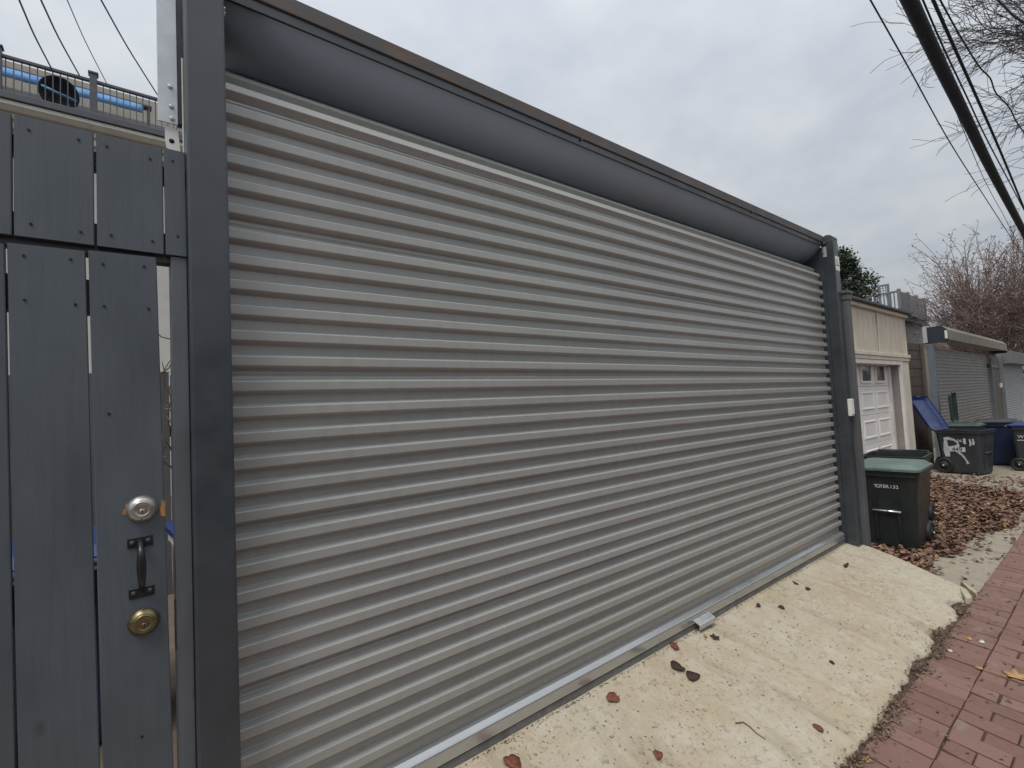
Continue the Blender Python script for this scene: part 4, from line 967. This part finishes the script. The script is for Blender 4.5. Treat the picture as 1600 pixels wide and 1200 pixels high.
# pergola with lattice further back on the deck
pg0 = at(1387, 444, X=KX + 1.5); pgl = at(1362, 452, X=KX + 1.5)
q = MB(); q.box(KX + 1.45, KX + 1.55, pg0.y - 0.05, pgl.y, pg0.z - 0.08, pg0.z + 0.02, 0.004); q.build('pergola_beam', m_greywood, gh)
for yy in (pg0.y, (pg0.y * 0.45 + pgl.y * 0.55), pgl.y - 0.1):
    q = MB(); q.box(KX + 1.45, KX + 1.55, yy - 0.05, yy + 0.05, zd - 0.02, pg0.z - 0.082, 0.004); q.build('pergola_post', m_greywood, gh)
q = MB()
for k in range(5): 
    yy = pg0.y + 0.1 + k * 0.12; q.box(KX + 1.49, KX + 1.51, yy, yy + 0.03, zdt - 0.1, pg0.z - 0.085)
for k in range(4): q.box(KX + 1.512, KX + 1.53, pg0.y + 0.06, pg0.y + 0.7, zdt + 0.02 + k * 0.14, zdt + 0.05 + k * 0.14)
q.build('lattice', m_greywood, gh)
bk = MB(); bk.box(KX + 4.5, KX + 16, YK - 2.0, YK + 5, -0.3, at(1460, 512, Y=YK - 2).z, 0.05); 
tag(bk.build('distant_wall', m_parapet), 'pale tan wall far behind the bare myrtle', 'wall')

# ------------------------------------------------------------------ trees
def leaf_quads(mb, centres, n, spread, size, squash=0.8):
    for c in centres:
        for k in range(n):
            p = Vector(c) + Vector((random.gauss(0, spread), random.gauss(0, spread), random.gauss(0, spread * squash)))
            a = Vector((random.gauss(0, 1), random.gauss(0, 1), random.gauss(0, 0.7))).normalized(); b_ = a.cross(Vector((random.gauss(0, 1), random.gauss(0, 1), random.gauss(0, 1)))).normalized()
            s_ = size * random.uniform(0.6, 1.3); mb.add([p - a * s_, p - b_ * s_ * 0.45, p + a * s_, p + b_ * s_ * 0.45], [(0, 1, 2, 3)])
e0 = at(1322, 470, Y=3.9); etop = at(1287, 366, Y=3.4)
ev = thing('evergreen_tree', 'dark green evergreen tree rising behind the far steel post', 'tree', (e0.x, 3.9, ALLEY))
q = MB(); q.tube([(e0.x, 3.9, -0.3), (e0.x - 0.1, 3.9, 2.5), (e0.x - 0.5, 3.9, etop.z - 0.3)], [0.16, 0.11, 0.03], 8)
crown_c = []
for k in range(190):
    a = random.random() ** 0.9; zc_ = 2.7 + (etop.z - 2.75) * a; rr = min(1.35, (1.0 - a) * 1.75 + 0.20)
    th = random.uniform(0, 2 * math.pi); r_ = rr * math.sqrt(random.uniform(0.1, 1)) * random.choice((0.75, 1.0, 1.0, 1.12)); crown_c.append((e0.x - 0.5 * a + 0.7 * (1 - a) + r_ * math.cos(th), 3.9 + r_ * 0.95 * math.sin(th), zc_ + random.uniform(-.1, .1)))
crown_c = [c for c in crown_c if visible_px(*c)[0] < 1366]
for c in crown_c: q.tube([(e0.x - 0.3, 3.9, c[2] - 0.35), c], [0.03, 0.008], 4)
q.build('trunk', m_bark, ev)
q = MB(); leaf_quads(q, crown_c, 80, 0.12, 0.055); q.build('crown', m_ever, ev, fix=False)

def grow(mb, p, d, ln, r, depth, cfg, tips):
    pts = [p]; rad = [r]; n = cfg['seg']
    for i in range(n):
        d = (d + Vector((random.gauss(0, cfg['wob']), random.gauss(0, cfg['wob']), random.gauss(0, cfg['wob']) + cfg['up']))).normalized()
        p = p + d * (ln / n); pts.append(p); rad.append(max(cfg['rmin'], r * (1 - cfg['taper'] * (i + 1) / n)))
    mb.tube(pts, rad, 6 if r > 0.02 else 3, cap=False)
    if depth == 0: tips.append((p, d)); return
    for k in range(cfg['kids'][min(depth, len(cfg['kids'])) - 1]):
        t_ = random.uniform(cfg['from'], 1.0); i = min(n - 1, int(t_ * n)); f_ = t_ * n - i; q_ = pts[i].lerp(pts[i + 1], f_)
        dd = (pts[i + 1] - pts[i]).normalized(); side = dd.cross(Vector((random.gauss(0, 1), random.gauss(0, 1), random.gauss(0, 1)))).normalized()
        nd = (dd + side * random.uniform(*cfg['ang'])).normalized()
        grow(mb, q_, nd, ln * random.uniform(*cfg['len']), max(cfg['rmin'], rad[i] * cfg['rk']), depth - 1, cfg, tips)
    grow(mb, p, d, ln * 0.75, rad[-1], depth - 1, cfg, tips)
# bare crape myrtle cluster, russet twigs with seed heads
random.seed(21)
mc = at(1568, 560, Y=2.2)
my = thing('bare_myrtle', 'russet leafless multi-stemmed tree beyond the far garages', 'tree', (mc.x, 2.1, ALLEY))
q = MB(); tips = []
cfg = dict(seg=4, wob=0.07, up=0.03, rmin=0.011, taper=0.45, kids=[5, 5, 4, 3], ang=(0.25, 0.7), len=(0.45, 0.8), rk=0.6); cfg['from'] = 0.3
for k in range(13):
    a = k * 2 * math.pi / 13; lean = random.uniform(0.06, 0.36)
    grow(q, Vector((mc.x + 0.9 * math.cos(a), 2.1 + 0.45 * math.sin(a), -0.3)), Vector((lean * math.cos(a) * 1.3, lean * math.sin(a) * (0.75 if math.sin(a) > 0 else 1.0), 1)).normalized(), random.uniform(2.9, 3.6), 0.07, 4 if False else 3, cfg, tips)
q.build('branches', m_bark2, my, fix=False)
q = MB(); q2 = MB()
for (p, d) in tips:
    for k in range(3):
        dd = (d + Vector((random.gauss(0, .5), random.gauss(0, .5), random.gauss(0, .4)))).normalized(); e_ = p + dd * random.uniform(0.25, 0.7)
        q.tube([p, p.lerp(e_, 0.5) + Vector((random.gauss(0, .03), random.gauss(0, .03), 0)), e_], [0.010, 0.008, 0.006], 3, cap=False)
        leaf_quads(q2, [e_], 3, 0.05, 0.045)
q.build('twigs', m_twig, my, fix=False)
q2.build('seed_heads', m_seed, my, fix=False)
random.seed(5)
# big bare tree reaching in from the right
bt = thing('bare_tree', 'large leafless tree reaching over the alley from top right', 'tree', (15.5, -4.6, ALLEY))
q = MB(); tips = []
base = Vector((15.5, -4.6, -0.3)); crot = Vector((14.2, -3.9, 5.4))
q.tube([base, base.lerp(crot, 0.5) + Vector((0.1, 0, 0)), crot], [0.34, 0.28, 0.24], 10)
q.build('trunk', m_bark, bt)
q = MB()
cfg = dict(seg=5, wob=0.17, up=0.01, rmin=0.005, taper=0.55, kids=[5, 5, 4, 4], ang=(0.45, 1.0), len=(0.42, 0.75), rk=0.58); cfg['from'] = 0.2
for (tx, ty, tz, ln, r) in ((-3.2, 3.2, 5.2, 4.6, 0.09), (-2.2, 3.6, 3.6, 4.6, 0.08), (-3.0, 2.8, 3.0, 4.2, 0.07), (-0.6, 3.6, 4.6, 4.6, 0.08), (-4.2, 3.0, 6.8, 5.0, 0.08), (1.0, 3.4, 3.4, 4.4, 0.08), (0.5, -1.0, 5, 4.5, 0.12), (3.0, 0.8, 4, 4.2, 0.1), (-2.4, 3.6, 2.6, 3.8, 0.055), (-1.6, 3.0, 5.6, 4.2, 0.08), (-2.8, 2.2, 4.2, 4.2, 0.07), (-1.6, 3.0, 3.4, 4.0, 0.06), (-3.6, 2.4, 5.8, 4.4, 0.07), (0.2, 3.0, 6.0, 4.4, 0.07)):
    grow(q, crot, Vector((tx, ty, tz)).normalized(), ln * random.uniform(0.50, 0.62), r, 4, cfg, tips)
q.build('branches', m_bark, bt, fix=False)

random.seed(99)
# ------------------------------------------------------------------ overhead lines
def line_through(pix, Zs, ext=(0.4, 0.6)):
    pts = [at(x, y, Z=z) for (x, y), z in zip(pix, Zs)]
    a = pts[0] + (pts[0] - pts[1]) * ext[0]; b_ = pts[-1] + (pts[-1] - pts[-2]) * ext[1]
    return [a] + pts + [b_]
def smooth_pts(pts, n=6):
    out_ = []
    P = [pts[0]] + list(pts) + [pts[-1]]
    for i in range(1, len(P) - 2):
        for k in range(n):
            t = k / n; a, b_, c, d = P[i - 1], P[i], P[i + 1], P[i + 2]
            out_.append(0.5 * ((2 * b_) + (c - a) * t + (2 * a - 5 * b_ + 4 * c - d) * t * t + (3 * b_ - a - 3 * c + d) * t ** 3))
    out_.append(P[-2]); return out_
def cable(label, pix, Zs, r, mat, n=8, cat='cable', name='overhead_cable', ext=(0.4, 0.8)):
    q = MB(); q.tube(smooth_pts(line_through(pix, Zs, ext)), r, n)
    return tag(q.build(name, mat, fix=False), label, cat, 'overhead lines')
ZC = 5.2
cable('very thick black cable running down the sky at upper right', [(1420, -2), (1463, 90), (1507, 180), (1550, 268), (1593, 350)], [ZC, ZC, ZC - .03, ZC - .05, ZC - .04], 0.068, m_cable, 12)
cable('medium black cable just right of the thickest cable', [(1458, 0), (1490, 72), (1526, 152), (1562, 234), (1597, 318)], [ZC + .2, ZC + .2, ZC + .18, ZC + .16, ZC + .16], 0.017, m_cable)
cable('thin wire hugging the right side of the thickest cable', [(1442, 0), (1473, 72), (1510, 150), (1540, 214), (1580, 290)], [ZC + .35] * 5, 0.010, m_cable)
cable('thin wire between the thickest and medium cables', [(1433, 0), (1468, 82), (1504, 165), (1534, 232), (1574, 312)], [ZC + .5] * 5, 0.006, m_cable)
cable('thin lone wire leftmost of the upper-right overhead lines', [(1360, 0), (1422, 110), (1484, 222), (1540, 310), (1592, 390)], [ZC + .3, ZC + .3, ZC + .28, ZC + .27, ZC + .26], 0.0085, m_cable)
cable('thin wire emerging from behind the thickest cable near the myrtle', [(1488, 160), (1504, 200), (1540, 285), (1570, 340), (1594, 388)], [ZC + 1.0] * 5, 0.006, m_cable, ext=(0.2, 0.8))
cable('kinked thin wire crossing the bare tree at upper right', [(1469, 0), (1500, 56), (1530, 104), (1547, 122), (1556, 145), (1577, 168), (1588, 190), (1602, 210)], [ZC + .8] * 8, 0.010, m_cable)
for i, (a, b_) in enumerate((((30, 0), (80, 106)), ((64, 0), (122, 114)), ((105, 0), (165, 127)), ((158, 0), (246, 148)))):
    lab = ['leftmost thin wire above the roof deck railing', 'second thin wire from the left above the roof deck railing', 'faint third wire from the left above the roof deck', 'rightmost wire at top left, ending by the steel channel'][i]
    zr_ = 0.012 if i != 2 else 0.007
    cable(lab, [a, ((a[0] + b_[0]) / 2 - 1.5, (a[1] + b_[1]) / 2 + 1.5), b_], [at(*a, Y=7.0).z, at((a[0] + b_[0]) / 2, (a[1] + b_[1]) / 2, Y=8.6).z, at(*b_, Y=YH + 0.1).z], zr_, m_wire, 5, 'wire', 'overhead_wire', ext=(1.5, 0.0))

# ------------------------------------------------------------------ leaves and debris
def curled_leaf(mb, p, size, yaw, curl_, tiltx, tilty, asp=0.5):
    ca, sa = math.cos(yaw), math.sin(yaw); vs = []
    for (u_, v_) in ((-1, 0), (-0.35, asp), (0.45, asp * 0.8), (1, 0), (0.45, -asp * 0.8), (-0.35, -asp), (0, 0)):
        z = curl_ * (u_ * u_ * 0.6 + v_ * v_ * 1.6) * size; x, y = u_ * size, v_ * size
        vs.append((p[0] + x * ca - y * sa, p[1] + x * sa + y * ca, p[2] + z + x * tiltx + y * tilty + 0.002))
    mb.add(vs, [(6, 0, 1), (6, 1, 2), (6, 2, 3), (6, 3, 4), (6, 4, 5), (6, 5, 0)])
lit = MB()
n_ok = 0
for k in range(46000):
    x = random.uniform(4.75, 11.2); y = random.uniform(-0.86, 0.9)
    if x < 5.0 + 0.25 * (y + 0.2): continue
    # dense band; thin near the brick edge and beyond x ~ 9.5
    dens = 1.0
    edge = -0.55 - 0.13 * fbm(x, 0, 1.1, 3, 8.0) + 0.10 * max(0, 5.9 - x) - 0.22 * min(1, max(0, (x - 6.3) / 1.5))
    if y < edge: dens = 0.10 * math.exp((y - edge) / 0.06) + 0.015
    if x > 9.6 + 1.1 * min(1, max(0, y + 0.25)) + 0.4 * fbm(y, x, 1.5, 2, 3.0): dens *= 0.07
    if y > 0.42: dens *= 0.6
    if random.random() > dens: continue
    curled_leaf(lit, (x, y, ALLEY - 0.012 + random.random() ** 2 * 0.045), random.uniform(0.013, 0.037), random.uniform(0, 6.28), random.uniform(0.1, 1.1), random.gauss(0, .3), random.gauss(0, .3), random.uniform(0.35, 0.7)); n_ok += 1
tag(lit.build('leaf_litter', m_litter, fix=False), 'thick carpet of brown fallen leaves between the bins and the brick alley', 'leaves', kind='stuff')
# grit, crumbs and rotted leaf along the broken apron edge and in brick joints
dbr = MB()
for k in range(4600):
    x = random.uniform(1.2, 4.75); e_ = apron_edge(x); hole = max(0.0, e_ + 0.875)
    y = e_ - 0.012 + random.gauss(0, 0.014) - random.random() ** 1.6 * (0.03 + hole * 0.8)
    if fbm(x, 2.0, 2.6, 3, 4.4) < 0.10 and random.random() < 0.85: continue
    if y > e_ + 0.03: continue
    z = max(alley_z(y), apron_z(x, y) if y > e_ else -9) + random.random() ** 2 * 0.010
    curled_leaf(dbr, (x, y, z), random.choice([0.003, 0.004, 0.006, 0.009]), random.uniform(0, 6.28), random.uniform(0, .8), random.gauss(0, .4), random.gauss(0, .4))
for k in range(1500):
    x = random.uniform(1.4, 9.0); y = -0.87 - random.random() ** 1.7 * 0.9
    curled_leaf(dbr, (x, y, alley_z(y) + 0.001), random.choice([0.003, 0.004, 0.006, 0.012]), random.uniform(0, 6.28), random.uniform(0, .8), random.gauss(0, .3), random.gauss(0, .3))
for k in range(700):
    v = random.random(); x = random.uniform(0.4, 4.7); y = -0.03 - random.random() * 0.75
    curled_leaf(dbr, (x, y, apron_z(x, y)), random.choice([0.002, 0.003, 0.004, 0.006]), random.uniform(0, 6.28), random.uniform(0, .5), -0.0, -0.0)
for k in range(900):
    x = random.uniform(0.3, 4.68); y = -0.030 - abs(random.gauss(0, 0.008))
    curled_leaf(dbr, (x, y, apron_z(x, y)), random.choice([0.002, 0.003, 0.005]), random.uniform(0, 6.28), 0.3, 0, 0)
tag(dbr.build('edge_debris', m_fleck, fix=False), 'dark grit and leaf crumbs along the broken concrete edge', 'debris', kind='stuff')

def leaf_obj(px, py, L_, asp, yawd, mat, label, lobed=False, surf='apron'):
    p = at(px, py, Z=-0.1)
    for _ in range(12):
        zz = apron_z(p.x, p.y) if surf == 'apron' else alley_z(p.y); p = at(px, py, Z=zz + 0.003)
    mb = MB(); n_ = 18; top = []; L_ *= 1.3; asp = min(0.9, asp * 1.4)
    for k in range(n_):
        a = 2 * math.pi * k / n_; r_ = 1.0 + (0.30 * math.sin(5 * a + 0.7) if lobed else 0.10 * math.sin(3 * a + L_ * 900) + random.uniform(-.10, .06))
        u_, v_ = math.cos(a) * r_ * L_, math.sin(a) * r_ * L_ * asp
        top.append((u_, v_, 0.18 * L_ * ((u_ / L_) ** 2 + 0.8 * (v_ / L_) ** 2) + random.uniform(0, 0.0015)))
    bot = [(a, b_, c - 0.0012) for a, b_, c in top]
    mb.add(top + [(0, 0, 0.001)] + bot + [(0, 0, -0.0002)], [(k, (k + 1) % n_, n_) for k in range(n_)] + [(n_ + 1 + (k + 1) % n_, n_ + 1 + k, 2 * n_ + 1) for k in range(n_)] + [(k, n_ + 1 + k, n_ + 1 + (k + 1) % n_, (k + 1) % n_) for k in range(n_)], True)
    mb.tube([(-L_ * 0.9, 0, 0.004), (-L_ * 1.25, 0.002, 0.006)], 0.0012, 4)
    o = mb.build('fallen_leaf', mat); o.location = p; o.rotation_euler = (0.23 if surf == 'apron' else 0.035, 0, math.atan2(p.y - CAM[1], p.x - CAM[0]) + math.radians(((yawd + 90) % 180 - 90) * 0.35))
    return tag(o, label, 'leaf', 'single fallen leaves')
for args in (
    (1058, 1042, 0.034, 0.55, 70, m_leaf_dark, 'dark wet leaf left of a pair below the door pull bracket'),
    (1082, 1057, 0.030, 0.60, 100, m_leaf_dark, 'dark wet leaf right of a pair below the door pull bracket'),
    (957, 1091, 0.026, 0.62, 95, m_leaf_red, 'russet leaf lying alone mid-apron near the door bottom'),
    (1054, 1010, 0.030, 0.42, 35, m_leaf_red, 'russet leaf touching the door bottom near the pull bracket'),
    (1117, 996, 0.020, 0.70, 20, m_leaf_dark, 'small lobed dark leaf right of the door pull bracket', True),
    (1102, 994, 0.012, 0.45, 60, m_leaf_tan, 'tiny tan leaf right of the door pull bracket'),
    (801, 1192, 0.030, 0.80, 40, m_leaf_red, 'russet leaf at the bottom frame edge on the apron'),
    (1028, 1180, 0.020, 0.5, -20, m_leaf_red, 'small russet leaf near the bottom centre of the apron'),
    (1279, 1138, 0.020, 0.55, 80, m_leaf_red, 'orange-red leaf alone near the brick edge of the apron'),
    (1243, 911, 0.022, 0.4, 80, m_leaf_red, 'thin russet leaf on the apron toward the far post'),
    (1262, 920, 0.020, 0.45, -20, m_leaf_dark, 'dark leaf beside the thin russet leaf toward the far post'),
    (1185, 946, 0.022, 0.35, -15, m_leaf_dark, 'dark sliver leaf on the upper apron left of centre'),
    (1221, 949, 0.018, 0.6, 10, m_leaf_dark, 'dark crumpled leaf on the upper apron right of the sliver'),
    (1322, 884, 0.040, 0.2, -30, m_leaf_dark, 'long narrow dark leaf near the far post foot'),
    (1300, 1035, 0.014, 0.5, 60, m_leaf_dark, 'small dark leaf alone on the lower right apron'),
): leaf_obj(*args)
for args in (
    (1586, 1056, 0.038, 0.6, -10, m_leaf_tan, 'ragged tan leaf on the bricks at the right frame edge', True, 'alley'),
    (1530, 1044, 0.014, 0.6, 70, m_leaf_tan, 'small yellow leaf on the brick joint line', True, 'alley'),
    (1354, 1187, 0.014, 0.6, 110, m_leaf_tan, 'small yellow leaf in the broken apron edge at bottom', True, 'alley'),
    (1514, 998, 0.020, 0.4, 10, m_leaf_tan, 'orange leaf on the bricks near the broken apron corner', False, 'alley'),
    (1534, 1003, 0.018, 0.4, -5, m_print, 'pale curled leaf on bricks beside the orange leaf', False, 'alley'),
    (1484, 1017, 0.013, 0.6, 30, m_print, 'tiny white scrap on the bricks by the apron edge', False, 'alley'),
): leaf_obj(*args)
tw_p = [at(x, y, Z=-0.16) for x, y in ((1150, 1137), (1162, 1134), (1172, 1139), (1182, 1146), (1196, 1152))]
tw_p = [Vector((p.x, p.y, apron_z(p.x, p.y) + 0.004)) for p in tw_p]
q = MB(); q.tube(tw_p, [0.003, 0.003, 0.0025, 0.002, 0.0012], 5); tag(q.build('twig', m_vine), 'thin dry curved twig lying on the apron', 'twig')
# loose fragments of broken concrete at the apron corner
for i, (poly, lab) in enumerate((([(1500, 920), (1507, 919), (1513, 926), (1519, 933), (1516, 936), (1508, 934), (1503, 927)], 'broken pale concrete chunk at the apron corner'), ([(1501, 909), (1507, 912), (1527, 926), (1525, 929), (1513, 921)], 'long sliver of broken concrete beside the chunk at the apron corner'))):
    top = [at(x, y, Z=-0.215) for x, y in poly]; c = sum(top, Vector()) / len(top)
    bot = [Vector((p.x, p.y, -0.252)) + (p - c) * 0.1 for p in top]; n_ = len(poly); mb = MB()
    up_ = [c + (p - c) * 0.9 + Vector((0, 0, 0.006 + random.uniform(0, .004))) for p in top]
    mb.loft([bot, top, up_]); tag(mb.build('concrete_fragment', m_conc), lab, 'rubble', 'broken concrete pieces')
